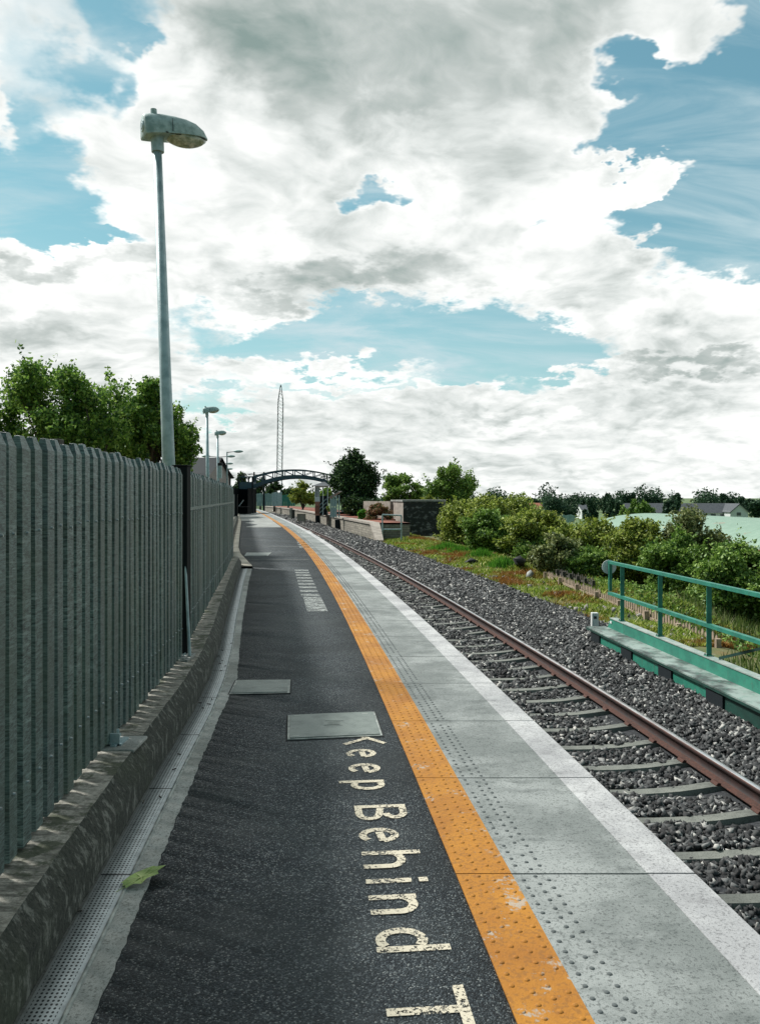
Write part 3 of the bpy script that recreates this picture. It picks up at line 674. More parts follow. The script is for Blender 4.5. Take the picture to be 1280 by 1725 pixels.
SW = .037
def arc(cx, cy, rx, ry, a0, a1, n=14): return [(cx + rx * math.cos(R(a0 + (a1 - a0) * i / n)), cy + ry * math.sin(R(a0 + (a1 - a0) * i / n))) for i in range(n + 1)]
XH = .19; CAP = .262
def glyph(ch, wd):
    h = SW / 2
    if ch == 'K': return [[(h, 0), (h, CAP)], [(wd - h, CAP), (h + .02, CAP * .45)], [(wd * .42, CAP * .56), (wd - h, 0)]]
    if ch == 'e': return [arc(wd / 2, XH / 2, wd / 2 - h, XH / 2 - h, 12, 318), [(wd - h, XH * .58), (wd * .30, XH * .52)]]
    if ch == 'p': return [[(h, -.062), (h, XH)], arc(wd * .48, XH / 2, wd * .52 - h, XH / 2 - h, 120, -120)]
    if ch == 'B': return [[(h, 0), (h, CAP)], [(h, CAP - h)] + arc(wd * .52, CAP * .755, wd * .42 - h, CAP * .245 - h, 90, -80), [(h + .03, CAP * .5)] + arc(wd * .55, CAP * .265, wd * .45 - h, CAP * .265 - h, 78, -90) + [(h, h)]]
    if ch == 'h': return [[(h, 0), (h, CAP)], arc(wd / 2, XH * .60, wd / 2 - h, XH * .40 - h, 150, 0) + [(wd - h, 0)]]
    if ch == 'i': return [[(wd / 2, 0), (wd / 2, XH)], [(wd / 2, XH + .03), (wd / 2, XH + .068)]]
    if ch == 'n': return [[(h, 0), (h, XH)], arc(wd / 2, XH * .60, wd / 2 - h, XH * .40 - h, 150, 0) + [(wd - h, 0)]]
    if ch == 'd': return [[(wd - h, 0), (wd - h, CAP)], arc(wd * .52, XH / 2, wd * .52 - h, XH / 2 - h, 55, 305)]
    if ch == 'T': return [[(wd / 2, 0), (wd / 2, CAP - .01)], [(0, CAP - h), (wd, CAP - h)]]
def letter_mesh(ch, ya, yb, z):
    wd = (ya - yb); mb = MB()
    def tw(p):
        yy = ya - p[0]; return (.25 - .0925 * yy + p[1] + .0, yy + p[1] * .09, z)
    for k, st in enumerate(glyph(ch, wd)):
        L = []; zz = z + .0006 * k
        for i, p_ in enumerate(st):
            a = st[max(i - 1, 0)]; b = st[min(i + 1, len(st) - 1)]; dx, dy = b[0] - a[0], b[1] - a[1]; l = math.hypot(dx, dy); nx_, ny_ = -dy / l * SW / 2, dx / l * SW / 2
            for s_ in (1, -1):
                v = tw((p_[0] + nx_ * s_, p_[1] + ny_ * s_)); L.append((v[0], v[1], zz))
        mb.add(L, [(2 * i, 2 * i + 2, 2 * i + 3, 2 * i + 1) for i in range(len(st) - 1)])
    return mb
words = [('painted_word', 'cream painted word Keep on the asphalt, half covered by the access cover', [('K', 5.40, 5.17), ('e', 5.085, 4.92), ('e', 4.81, 4.64), ('p', 4.525, 4.375)]),
         ('painted_word', 'cream painted word Behind on the asphalt beside the orange strip', [('B', 4.157, 3.963), ('e', 3.87, 3.705), ('h', 3.616, 3.449), ('i', 3.365, 3.305), ('n', 3.218, 3.068), ('d', 2.969, 2.812)]),
         ('painted_letter', 'large cream letter T painted on asphalt at the bottom of the picture', [('T', 2.607, 2.367)])]
for nm, lb, ls in words:
    if len(ls) == 1: o = letter_mesh(*ls[0], .0045).build(nm, M_letter); tag(o, lb, 'painted lettering'); continue
    e_ = empty(nm, (0, 0, 0), label=lb, cat='painted lettering')
    for l in ls: letter_mesh(*l, .0045).build('letter', M_letter, e_)
# worn far paint patches
def patch(name, x0, x1, y0, y1, label, n=1):
    e_ = empty(name, (0, 0, 0), label=label, cat='painted lettering') if n > 1 else None; st = (y1 - y0) / n
    for k in range(n):
        a = y0 + k * st; b = a + st * (.55 if n > 1 else 1); sh = lambda y: -.13 * (y - y0)
        mb = MB(); mb.add([(x0 + sh(a), a, .005), (x1 + sh(a), a, .005), (x1 + sh(b), b, .005), (x0 + sh(b), b, .005)], [(0, 1, 2, 3)])
        o = mb.build('stripe' if e_ else name, M_oldpaint, e_)
        if not e_: tag(o, label, 'painted lettering')
patch('painted_patch', -1.02, -.73, 11.25, 12.9, 'faded white painted rectangle beside the orange strip')
patch('painted_patch', -1.27, -.97, 13.0, 18.0, 'faded striped writing beyond the white painted rectangle', 9)
patch('painted_patch', -2.55, -2.05, 25.5, 29.5, 'very worn pale lettering on the asphalt far along the platform', 3)
patch('painted_patch', -3.7, -3.0, 36, 39, 'farthest pale painted patch beside the orange strip')
# leaf
mb = MB(); c = Vector((-.985, 3.32, .018)); P = []
out = [(0, -.75), (.26, -.66), (.55, -.72), (.66, -.42), (1.0, -.18), (.80, .10), (.80, .55), (.50, .58), (.10, 1.0), (-.32, .66), (-.72, .66), (-.74, .22), (-1.0, -.08), (-.70, -.36), (-.58, -.72), (-.24, -.66)]
mb.add([(0, 0, 0)] + [(a * .066, b * .085, .012 * (a * a + b * b) * (1 if i % 2 else .2) + .004) for i, (a, b) in enumerate(out)], [(0, i + 1, (i + 1) % len(out) + 1) for i in range(len(out))])
M_leaf = mat('fallen_leaf', (.22, .34, .09), .6, var=(.30, .40, .14), scale=30)
lf = mb.build('fallen_leaf', M_leaf); lf.location = c; lf.rotation_euler = (R(12), R(-4), R(-55)); lf.location.z = .026; lf.scale = (.9, 1.25, 1); tag(lf, 'single green maple leaf lying between drain cover and asphalt', 'leaf')
mb = MB()
for a, b in zip(out[::2], [1] * 8): mb.beam((0, 0, .006), (a[0] * .05, a[1] * .058, .010), .0022, .0016)
mb.tube((0, 0, .004), (.03, -.105, .006), .0018, .0012, 6)
mb.build('leaf_vein', mat('leaf_vein', (.42, .50, .22), .6), lf)
# litter specks
mb = MB()
for i in range(16):
    y = rg.uniform(3, 9); x = fDL(y) + rg.uniform(0, .12); a = rg.uniform(0, 6.3); l = rg.uniform(.006, .018)
    mb.beam((x - l * math.cos(a), y - l * math.sin(a), .015), (x + l * math.cos(a), y + l * math.sin(a), .017), .006, .005)
o = mb.build('twig_litter', M_woodD); o['kind'] = 'stuff'
# asphalt construction joint
mb = MB()
for y in (20.6, 26.2, 31.0): mb.box(fAL(y) + .05, E(y) - 1.1, y, y + .05, .001, .004)
tag(mb.build('asphalt_joint', M_conc), kind='structure')

# ------------------------------------------------------------------ track
RZ = -.9
def rail_mesh(off, ya, yb):
    prof = [(-.07, -.159), (.07, -.159), (.07, -.147), (.012, -.128), (.009, -.045), (.034, -.034), (.036, -.008), (.028, 0), (-.028, 0), (-.036, -.008), (-.034, -.034), (-.009, -.045), (-.012, -.128), (-.07, -.147)]
    ys = yr(ya, 30, .5) + yr(31, yb, 1.5); V = []; n = len(prof); Fq = []; mi = []
    for y in ys:
        for (a, b) in prof: V.append((E(y) + off + a, y, RZ + b))
    for i in range(len(ys) - 1):
        for k in range(n): Fq.append((i * n + k, (i + 1) * n + k, (i + 1) * n + (k + 1) % n, i * n + (k + 1) % n)); mi.append(1 if k == 7 else 2 if k in (4, 5, 9, 10, 11, 3) else 0)
    o = npmesh('rail', V, Fq, M_rust); o.data.materials.append(M_railtop); o.data.materials.append(M_web); o.data.polygons.foreach_set('material_index', np.array(mi, np.int32)); return o
tk = empty('railway_track', (E(8) + 1.5, 8, -1.1), label='single line railway track with rusty rails on concrete sleepers beside the platform', cat='railway track')
tinv = Matrix.Translation((-(E(8) + 1.5), -8, 1.1))
for off in (.70, 2.30):
    o = rail_mesh(off, -6, 150); o.parent = tk; o.matrix_parent_inverse = tinv
mb = MB(); n = 16; rings = []
for i in range(n + 1):
    s_ = -1.3 + 2.6 * i / n; dip = .055 * max(0, 1 - (abs(s_) / .55)**2) ** .5 if abs(s_) < .55 else 0
    endd = .03 * max(0, (abs(s_) - 1.1) / .2); zt = RZ - .162 - dip * .7 - endd
    rings.append([(s_, -.12, zt - .2), (s_, .12, zt - .2), (s_, .062, zt), (s_, -.062, zt)])
mb.loft(rings); slm = mb.build('sleeper', M_sleeper); smesh = slm.data; bpy.data.objects.remove(slm)
clips = []
for s_ in (-.8, .8):
    z_ = RZ - .162; pr = [(-.115, z_ - .01), (.115, z_ - .01), (.115, z_ + .008), (.095, z_ + .028), (.066, z_ + .022), (.062, z_ + .002), (-.062, z_ + .002), (-.066, z_ + .022), (-.095, z_ + .028), (-.115, z_ + .008)]
    mb = MB(); mb.loft([[(s_ + a, yy, b) for a, b in pr] for yy in (-.055, .055)]); o = mb.build('rail_fastening', M_rust); clips.append(o.data); bpy.data.objects.remove(o)
SP = .652; y0 = 5.42 - 3 * SP
for i in range(99):
    y = y0 + i * SP; ang = math.atan((E(y + .5) - E(y - .5)))
    s1 = bpy.data.objects.new('sleeper', smesh); col.objects.link(s1); s1.parent = tk
    s1.location = (E(y) + 1.5 - (E(8) + 1.5), y - 8, 1.1); s1.rotation_euler = (0, 0, -ang + rg.uniform(-.012, .012))
    if y < 30:
        for me in clips: c1 = bpy.data.objects.new('rail_fastening', me); col.objects.link(c1); c1.parent = s1

# ballast
def ball_z(o_, y):
    z = np.where((o_ > .15) & (o_ < 2.38), -1.115, -1.115 + .115 * np.clip((o_ - 2.38) / .35, 0, 1))
    return z - .25 * np.clip((o_ - 4.6) / .9, 0, 1)
ybs = yr(3, 150, .6); V = []; Fq = []; os_ = [0.0 - .1, .15, 2.0, 2.85, 3.2, 3.5, 4.5, 5.0, 5.6]
for y in ybs:
    for oo in os_: V.append((E(y) + oo, y, float(ball_z(np.array(oo), y)) - .015))
n = len(os_)
for i in range(len(ybs) - 1):
    for k in range(n - 1): Fq.append((i * n + k, i * n + k + 1, (i + 1) * n + k + 1, (i + 1) * n + k))
tag(npmesh('ballast_bed', V, Fq, M_ballbed), kind='structure')
cube = np.array([(-1, -1, -1), (1, -1, -1), (1, 1, -1), (-1, 1, -1), (-1, -1, 1), (1, -1, 1), (1, 1, 1), (-1, 1, 1)]) * .5
cf = np.array([(0, 3, 2, 1), (4, 5, 6, 7), (0, 1, 5, 4), (1, 2, 6, 5), (2, 3, 7, 6), (3, 0, 4, 7)])
def rotm(n, r):
    q = r.normal(size=(n, 4)); q /= np.linalg.norm(q, axis=1, keepdims=True); a, b, c, d_ = q.T
    return np.stack([1 - 2 * (c * c + d_ * d_), 2 * (b * c - a * d_), 2 * (b * d_ + a * c), 2 * (b * c + a * d_), 1 - 2 * (b * b + d_ * d_), 2 * (c * d_ - a * b), 2 * (b * d_ - a * c), 2 * (c * d_ + a * b), 1 - 2 * (b * b + c * c)], 1).reshape(-1, 3, 3)
def stones(name, X, Y, Z, size, seed, m=None):
    r = np.random.RandomState(seed); n = len(X)
    S = np.stack([r.uniform(.8, 1.6, n), r.uniform(.55, 1.05, n), r.uniform(.3, .75, n)], 1) * np.reshape(size, (-1, 1))
    B = cube[None] * S[:, None, :]; B = B + r.uniform(-.24, .24, B.shape) * S[:, None, :]
    top = cube[:, 2] > 0; B[:, top, :2] *= r.uniform(.3, 1.0, (n, 1, 1))
    V = np.einsum('nij,nkj->nki', rotm(n, r), B); V[:, :, 0] += X[:, None]; V[:, :, 1] += Y[:, None]; V[:, :, 2] += Z[:, None]
    Fq = cf[None] + (np.arange(n) * 8)[:, None, None]
    # triangulate for crisp facets
    T = np.concatenate([Fq[:, :, [0, 1, 2]], Fq[:, :, [0, 2, 3]]], 1).reshape(-1, 3)
    o = npmesh(name, V.reshape(-1, 3), T, m or M_stone); return o
r = np.random.RandomState(11); XS = []; YSs = []; ZS = []; SZ = []
for (a, b, dens, sz) in ((3.6, 11, 1250, .046), (11, 20, 800, .052), (20, 36, 330, .072), (36, 75, 95, .11), (75, 120, 30, .16)):
    wdt = 5.5; n = int((b - a) * wdt * dens); y = r.uniform(a, b, n); o_ = r.uniform(-.05, wdt, n)
    keep = ~((y < 15.2) & (o_ > 4.62)); fray = 4.7 + .35 * np.sin(y * 1.1) + .25 * np.sin(y * 2.7); keep &= (o_ < fray + r.exponential(.25, n))
    y, o_ = y[keep], o_[keep]
    # keep sleepers mostly clear between the rails
    ph = ((y - y0 + SP / 2) % SP) - SP / 2; on = (np.abs(ph) < .082) & (o_ > .2) & (o_ < 2.30)
    kk = ~on | (r.rand(len(y)) < .03) ; y, o_ = y[kk], o_[kk]
    rl = np.abs(o_ - 2.3) < .09; y, o_ = y[~rl], o_[~rl]
    ss = sz * r.uniform(.65, 1.3, len(y)); zz = ball_z(o_, y) + r.uniform(-.012, .022, len(y)) + .02 * np.sin(o_ * 5 + y * 2)
    zz = zz - np.where((o_ > .15) & (o_ < 2.5), .010, 0)
    XS.append(E(y) + o_); YSs.append(y); ZS.append(zz); SZ.append(ss)
tag(stones('ballast', np.concatenate(XS), np.concatenate(YSs), np.concatenate(ZS), np.concatenate(SZ), 4), kind='stuff', label='grey crushed stone ballast around the track', cat='ballast')

r = np.random.RandomState(8); n = 2600; y = 15.2 + r.uniform(0, 1, n) * 38; o_ = 4.7 + r.exponential(1.1, n); k = (o_ < 8.5) & (np.sin(y * 1.7 + o_ * 2) + r.normal(0, .5, n) > .1); y, o_ = y[k], o_[k]
tag(stones('scattered_stones', E(y) + o_, y, ground_z(E(y) + o_, y) + .01, r.uniform(.04, .13, len(y)), 6, M_stonel), kind='stuff', label='pale stones scattered through the trackside weeds', cat='stones')

# ------------------------------------------------------------------ green bridge girder with handrail
gd = Vector((4.28 - 4.53, 14.1 - 11.0, 0)).normalized(); gn = Vector((-gd.y, gd.x, 0)) * -1   # gn points to +X side
G0 = Vector((4.12, 14.62, 0))
g = empty('bridge_girder', G0, label='green painted steel bridge girder with flat ledge beside the ballast', cat='bridge girder')
def gp(s, o_, z): return gd * (-s) + gn * o_ + Vector((0, 0, z))     # s metres towards the camera
def gbox(mb, s0, s1, o0, o1, z0, z1):
    P = [gp(s, o_, z) for z in (z0, z1) for (s, o_) in ((s0, o0), (s0, o1), (s1, o1), (s1, o0))]
    mb.add(P, [(0, 1, 2, 3), (7, 6, 5, 4), (0, 4, 5, 1), (1, 5, 6, 2), (2, 6, 7, 3), (3, 7, 4, 0)])
GL = 12.5
mb = MB(); gbox(mb, -.05, GL, -.36, .0, -.772, -.75); mb.build('ledge_flange', M_ledge, g)
mb = MB(); gbox(mb, -.05, GL, -.364, -.352, -.80, -.768); mb.build('ledge_lip', M_greenD, g)
mb = MB()
mb.add([gp(.05, 0, -.75), gp(GL, 0, -.75), gp(GL, .012, -.578), gp(.16, .012, -.578)], [(0, 3, 2, 1)]); mb.add([gp(.05, 0, -.75), gp(.16, .012, -.578), gp(.16, .12, -.578), gp(.05, .12, -.75)], [(0, 1, 2, 3)])
mb.add([gp(.05, .12, -1.5), gp(GL, .12, -1.5), gp(GL, .12, -.58), gp(.05, .12, -.58)], [(0, 1, 2, 3)]); mb.build('girder_web', M_green, g)
mb = MB(); gbox(mb, .14, 5.55, 0, .135, -.58, -.567); gbox(mb, 5.57, GL, -.01, .145, -.58, -.563); mb.build('girder_cap', M_capg, g)
mb = MB(); gbox(mb, .17, .25, -.004, .012, -.66, -.62); mb.build('small_plate', M_wht, g)
for k in range(9):
    s = .15 + k * 1.42
    mb = MB(); gbox(mb, s, s + .42, -.345, -.16, -1.25, -.785); mb.build('stiffener', M_dkm, g)
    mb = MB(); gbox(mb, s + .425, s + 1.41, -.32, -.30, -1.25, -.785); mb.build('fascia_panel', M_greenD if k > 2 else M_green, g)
h = empty('handrail', G0, label='green angle iron handrail standing on the bridge girder', cat='handrail')
PS = [.55, 2.10, 3.66, 5.22, 6.78, 8.34, 9.9]
for s in PS:
    mb = MB(); gbox(mb, s - .006, s + .006, .045, .115, -.565, .43); gbox(mb, s - .05, s - .006, .103, .115, -.565, .43); mb.build('post', [M_green], h)
for s in PS:
    for dz_ in (-.545,):
        mb = MB(); gbox(mb, s - .05, s + .045, .025, .125, -.566, -.556); mb.build('base_plate', M_green, h)
        for q_ in (-.035, .03):
            mb = MB(); c_ = gp(s + q_, .04, -.556); mb.tube(c_, c_ + Vector((0, 0, .018)), .009, .009, 6); mb.build('bolt', M_dkm, h)
mb = MB(); gbox(mb, .0, .012, .03, .10, -.10, .43); gbox(mb, .012, .05, .03, .042, -.10, .43); mb.build('end_post', M_green, h)
for zt in (.445, -.12):
    mb = MB(); gbox(mb, -.03, GL, .03, .10, zt - .008, zt); gbox(mb, -.03, GL, .03, .038, zt - .05, zt - .008); mb.build('rail', M_green, h)
mb = MB(); mb.beam(gp(3.9, .10, -.55), gp(5.1, .45, -.1), .02, .035); mb.beam(gp(4.2, .6, -.62), gp(6.5, .5, -.62), .05, .05); mb.build('brace', M_greenD, h)
# disc on rail end
pd = gp(-.01, .06, .33) + G0
mb = MB(); mb.tube(pd + Vector((0, .03, 0)), pd + Vector((0, .042, 0)), .13, .13, 28); d0 = mb.build('marker_disc', M_wht); tag(d0, 'round pale disc sign fixed behind the end of the green handrail', 'disc sign')
mb = MB(); mb.box(-.045, .02, -.006, .0, -.05, .05)
# marker post
p = empty('marker_post', (4.05, 15.2, -1.05), label='short concrete marker post with a white top beside the girder end', cat='marker post')
mb = MB(); mb.box(-.05, .05, -.05, .05, -.1, .32); mb.build('post', M_concD, p, bevel=.006)
mb = MB(); mb.box(-.055, .07, -.055, .055, .20, .47); mb.build('white_cap', M_wht, p, bevel=.01)
mb = MB(); mb.box(-.02, .03, -.062, -.055, .36, .41); mb.build('number_plate', M_dkm, p)

# ------------------------------------------------------------------ timber fences, rocks
def picket(name, P0, P1, h, pitch, pw, m, label, rails=(.12, .32), kick=False, posts=6, stuffy=False):
    P0 = Vector(P0); P1 = Vector(P1); e_ = empty(name, P0, label=label, cat='picket fence'); L = (P1 - P0).length; dr_ = (P1 - P0) / L; nr = Vector((-dr_.y, dr_.x, 0))
    n = int(L / pitch); rr = random.Random(3); allp = MB()
    for i in range(n):
        mb = MB() if not stuffy else allp
        c = dr_ * (i * pitch); hh = h + rr.uniform(-.05, .04); th = .018
        a = c - dr_ * pw / 2; b = c + dr_ * pw / 2
        V = [a, b, b + Vector((0, 0, hh - .06)), c + Vector((0, 0, hh)), a + Vector((0, 0, hh - .06))]
        V = V + [v + nr * th for v in V]
        mb.add(V, [(0, 1, 2, 3, 4), (9, 8, 7, 6, 5)] + [(k, (k + 1) % 5 + 0, (k + 1) % 5 + 5, k + 5) for k in range(5)])
        if not stuffy: mb.build('picket', m, e_)
    if stuffy: allp.build('pickets', m, e_)
    for z in rails:
        mb = MB(); mb.beam(Vector((0, 0, z)) - nr * .03, dr_ * L + Vector((0, 0, z)) - nr * .03, .03, .06); mb.build('rail', m, e_)
    if kick: mb = MB(); mb.beam(Vector((0, 0, .07)) - nr * .06, dr_ * L + Vector((0, 0, .07)) - nr * .06, .03, .2); mb.build('gravel_board', m, e_)
    for k in range(posts):
        c = dr_ * (L * k / (posts - 1)) - nr * .09; mb = MB(); mb.beam(c + Vector((0, 0, -.3)), c + Vector((0, 0, h - .04)), .09, .09); mb.build('post', m, e_)
picket('picket_fence', (5.55, 26.6, -1.35), (6.35, 14.9, -1.50), .52, .14, .085, M_wood, 'long low timber picket fence at the foot of the bushes behind the handrail', kick=True, posts=8)
picket('picket_fence', (5.95, 26.6, -1.25), (6.35, 23.6, -1.3), .50, .16, .09, M_woodD, 'short dark picket fence behind the left end of the pale one')
picket('picket_fence', (7.35, 19.0, -2.25), (8.35, 18.8, -2.25), .55, .155, .10, M_woodD, 'short dark picket panel low down in the grass behind the handrail', posts=2)
mb = MB(); mb.beam((4.9, 8, -1.15), (6.9, 13.2, -1.9), .02, .02)
for nm, (x, y, z), s, lb in (('rock', (4.85, 31.2, -.92), .42, 'dark blocky rock lying in the weeds, left of its twin'), ('rock', (5.30, 30.2, -.82), .62, 'larger dark angular rock in the weeds before the bushes'), ('rock', (3.6, 32.5, -1.0), .40, 'flat dark stone in the weeds, furthest left of the rocks'), ('rock', (5.05, 27.3, -1.05), .32, 'small grey boulder at the left end of the picket fence')):
    o = stones(nm, np.array([x]), np.array([y]), np.array([z]), np.array([s]), int(x * 100), M_black if s > .35 else M_conc); tag(o, lb, 'rock', 'loose rocks in the trackside weeds')

# ------------------------------------------------------------------ foliage
def leaves_mesh(P, size, r, flat=.0):
    n = len(P); q = rotm(n, r); s = size * r.uniform(.6, 1.35, (n, 1, 1))
    base = np.array([(0, -.9, 0), (.5, 0, .10), (0, .9, 0), (-.5, 0, .10)])
    V = np.einsum('nij,kj->nki', q, base) * s
    if flat: V[:, :, 2] *= (1 - flat)
    V += P[:, None, :]
    return V.reshape(-1, 3), (np.arange(4)[None] + (np.arange(n) * 4)[:, None])
def blob_points(blobs_, n, r, shell=.45):
    vol = np.array([b[3] * b[4] * b[5] for b in blobs_]) ** (2 / 3.); k = r.choice(len(blobs_), n, p=vol / vol.sum()); B = np.array(blobs_)[k]
    dd = r.normal(size=(n, 3)); dd /= np.linalg.norm(dd, axis=1, keepdims=True)
    rad = r.uniform(0, 1, (n, 1)) ** shell; lump = 1 + .22 * np.sin(dd[:, :1] * 7 + k[:, None]) * np.cos(dd[:, 2:] * 6 + k[:, None] * 2) + r.normal(0, .07, (n, 1))
    return B[:, :3] + dd * B[:, 3:6] * rad * lump
def subblobs(c, rad, n, r, fr=(.26, .45), zlow=-.6):
    out_ = []
    while len(out_) < n:
        dd = r.normal(size=3); dd /= np.linalg.norm(dd)
        if dd[2] < zlow: continue
        f = r.uniform(.35, .86); s = r.uniform(*fr)
        out_.append((c[0] + dd[0] * rad[0] * f, c[1] + dd[1] * rad[1] * f, c[2] + dd[2] * rad[2] * f, rad[0] * s, rad[1] * s, rad[2] * s * r.uniform(.7, 1.0)))
    return out_
def tree(name, base, H, crown, nsub, nleaf, lsize, L, label, cat='tree', group=None, seed=1, trunk=.16, fr=(.26, .45), extra=None, zlow=-.6, limbs=9, cname='crown', tname='trunk', twigs=True):
    """base: foot; crown: list of (cx,cy,cz,rx,ry,rz) relative to base"""
    r = np.random.RandomState(seed); e_ = empty(name, base, label=label, cat=cat, group=group)
    bl = []
    for c in crown: bl += subblobs(c[:3], c[3:], nsub, r, fr, zlow)
    P = blob_points(bl, nleaf, r)
    if twigs:   # sprigs poking out of the outline
        m = max(10, nsub * 3); idx = r.choice(len(bl), m); tp = []
        for i in idx:
            b = bl[i]; dd = r.normal(size=3); dd[2] = abs(dd[2]) * .9; dd /= np.linalg.norm(dd); L0 = np.linalg.norm(b[3:6]) * r.uniform(.35, .85)
            s0 = np.array(b[:3]) + dd * np.array(b[3:6]) * .8
            k = 20; tp.append(s0 + dd * L0 * r.uniform(0, 1, (k, 1)) + r.normal(0, lsize * .7, (k, 3)))
        P = np.concatenate([P] + tp)
    V, Fq = leaves_mesh(P, lsize, r); npmesh(cname, V, Fq, L, e_)
    mb = MB(); c0 = Vector(crown[0][:3]); fork = Vector((c0.x * .35, c0.y * .35, max(.15, (crown[0][2] - crown[0][5]) * .9 + .1)))
    mb.tube((0, 0, -.3), fork, trunk, trunk * .7, 9)
    for i in range(limbs):
        b = bl[r.randint(len(bl))]; tgt = Vector(b[:3]); mid = fork.lerp(tgt, .5) + Vector(r.normal(0, .08, 3)) * H * .3
        mb.tube(fork, mid, trunk * .42, trunk * .26, 6); mb.tube(mid, tgt, trunk * .26, trunk * .06, 6)
        for k in range(2):
            b2 = bl[r.randint(len(bl))]
            if (Vector(b2[:3]) - mid).length < H * .5: mb.tube(mid, b2[:3], trunk * .16, trunk * .04, 5)
    mb.build(tname, M_bark, e_, smooth=True); return e_
def wp(x, y, D): return ((x - 640) / F * D, D, EYE - (y - 838) / F * D)   # photo bearing and distance -> world
def crown_px(x0, x1, ytop, ybot, D, basez, depth=None):
    ytop = ytop - (ybot - ytop) * .07; cx, _, zt = wp((x0 + x1) / 2, ytop, D); zb = wp(0, ybot, D)[2]; rx = (x1 - x0) / 2 / F * D; rz = (zt - zb) / 2
    return (cx, D, basez), (0, 0, (zt + zb) / 2 - basez, rx, depth or rx, rz)

# big ash trees behind the fence on the left
def pxtree(x0, x1, yt, yb, D, bz, nsub, nl, ls, L, label, seed, depth=None, **k):
    base, cr = crown_px(x0, x1, yt, yb, D, bz, depth); return tree(k.pop('name', 'tree'), base, cr[2] + cr[5], [cr], nsub, nl, ls, L, label, seed=seed, **k)
GA = 'trees behind the palisade fence'
pxtree(8, 222, 590, 850, 21, -.2, 46, 23000, .058, L_ash, 'tall ash tree behind the fence, left of the lamp post, highest crown', 21, group=GA, name='ash_tree', trunk=.16, limbs=30, fr=(.15, .28))
pxtree(175, 340, 640, 850, 23, -.2, 36, 26000, .058, L_ash, 'darker ash tree directly behind the tall lamp post', 22, group=GA, name='ash_tree', trunk=.14, limbs=12, fr=(.16, .30))
pxtree(110, 260, 690, 830, 24, -.2, 16, 16000, .07, L_dark, 'dark shrub filling the gap under the two ash trees', 23, group=GA, name='ash_tree', trunk=.12, fr=(.3, .5), twigs=False)
pxtree(-60, 60, 655, 830, 21, -.2, 20, 9000, .06, L_ash, 'light green sapling at the left edge of the picture above the fence', 24, group=GA, name='ash_tree', trunk=.08, fr=(.22, .4))
# post behind the fence
mb = MB(); mb.box(-1.72 - .045, -1.72 + .045, 0, .08, -.1, 1.965); tp = mb.build('timber_post', M_woodD, bevel=.005); tp.location = (-.32 - .0, 4.40 + .6, .0); tag(tp, 'grey timber post end showing above the near fence', 'post')

# trees around the opposite platform
pxtree(556, 636, 766, 880, 74, -.3, 34, 30000, .13, L_dark, 'big dark tree behind the right end of the footbridge', 31, name='dark_tree', trunk=.25, fr=(.25, .42))
pxtree(560, 600, 772, 860, 78, -.3, 9, 5000, .15, L_dark, 'narrow cypress at the left side of the big dark tree', 32, name='cypress_tree', trunk=.15, fr=(.3, .5))
pxtree(638, 714, 797, 862, 78, -.6, 30, 15000, .12, L_mid, 'round green tree between the dark tree and the tallest right hand tree', 33, name='sycamore_tree', trunk=.18, fr=(.18, .32), zlow=-1.1)
pxtree(714, 816, 774, 896, 70, -.8, 36, 22000, .12, L_mid, 'tall green tree rising above the dark fronted concrete block', 34, name='sycamore_tree', trunk=.2, fr=(.16, .30), zlow=-1.1)
pxtree(488, 532, 812, 858, 105, -.4, 12, 5000, .2, L_yel, 'yellow green tree seen under the arch of the footbridge', 35, name='lime_tree', trunk=.2)
pxtree(536, 562, 818, 858, 100, -.4, 8, 2500, .2, L_mid, 'small green tree beside the signal cabin under the footbridge', 36, name='green_tree', trunk=.1)
for i, (a, b, yt, yb, D, lb) in enumerate([(388, 418, 802, 850, 120, 'dark tree just left of the footbridge stair tower'), (425, 452, 806, 846, 130, 'dark tree behind the left end of the footbridge arch'), (448, 476, 812, 846, 135, 'dark round tree at the foot of the lattice mast'), (474, 497, 822, 850, 125, 'low dark tree right of the lattice mast')]):
    pxtree(a, b, yt, yb, D, -.5, 9, 3000, .24, L_dark, lb, 40 + i, name='dark_tree', group='dark trees beyond the footbridge', trunk=.2)
pxtree(572, 645, 832, 880, 71, -.3, 16, 14000, .12, L_dark, 'low black green shrubbery under the big dark tree by the stairs', 37, cat='bush', name='dark_shrub', trunk=.05, cname='foliage', tname='stem', twigs=False)
# low bushes on / near the opposite platform
pxtree(603, 622, 856, 884, 60, -.1, 6, 1800, .10, L_iris, 'bright green bush at the foot of the dark tree on the opposite platform', 50, cat='bush', name='green_bush', trunk=.03, cname='foliage', tname='stem')
pxtree(610, 664, 849, 886, 58.5, -.3, 26, 9000, .07, L_pink, 'mound of red and pink flowering valerian against the concrete block', 51, fr=(.16, .3), zlow=-1.1, cat='bush', name='flowering_bush', trunk=.03, cname='foliage', tname='stem')
pxtree(548, 556, 849, 864, 69, 0, 4, 500, .07, L_yel, 'small clipped yellow green shrub by the waiting shelter', 52, cat='bush', name='clipped_shrub', trunk=.03, cname='foliage', tname='stem', twigs=False)
pxtree(710, 740, 838, 850, 66, -.1, 5, 900, .12, L_yel, 'yellow flowering shrub peeping over the concrete block', 53, cat='bush', name='yellow_shrub', trunk=.03, cname='foliage', tname='stem')

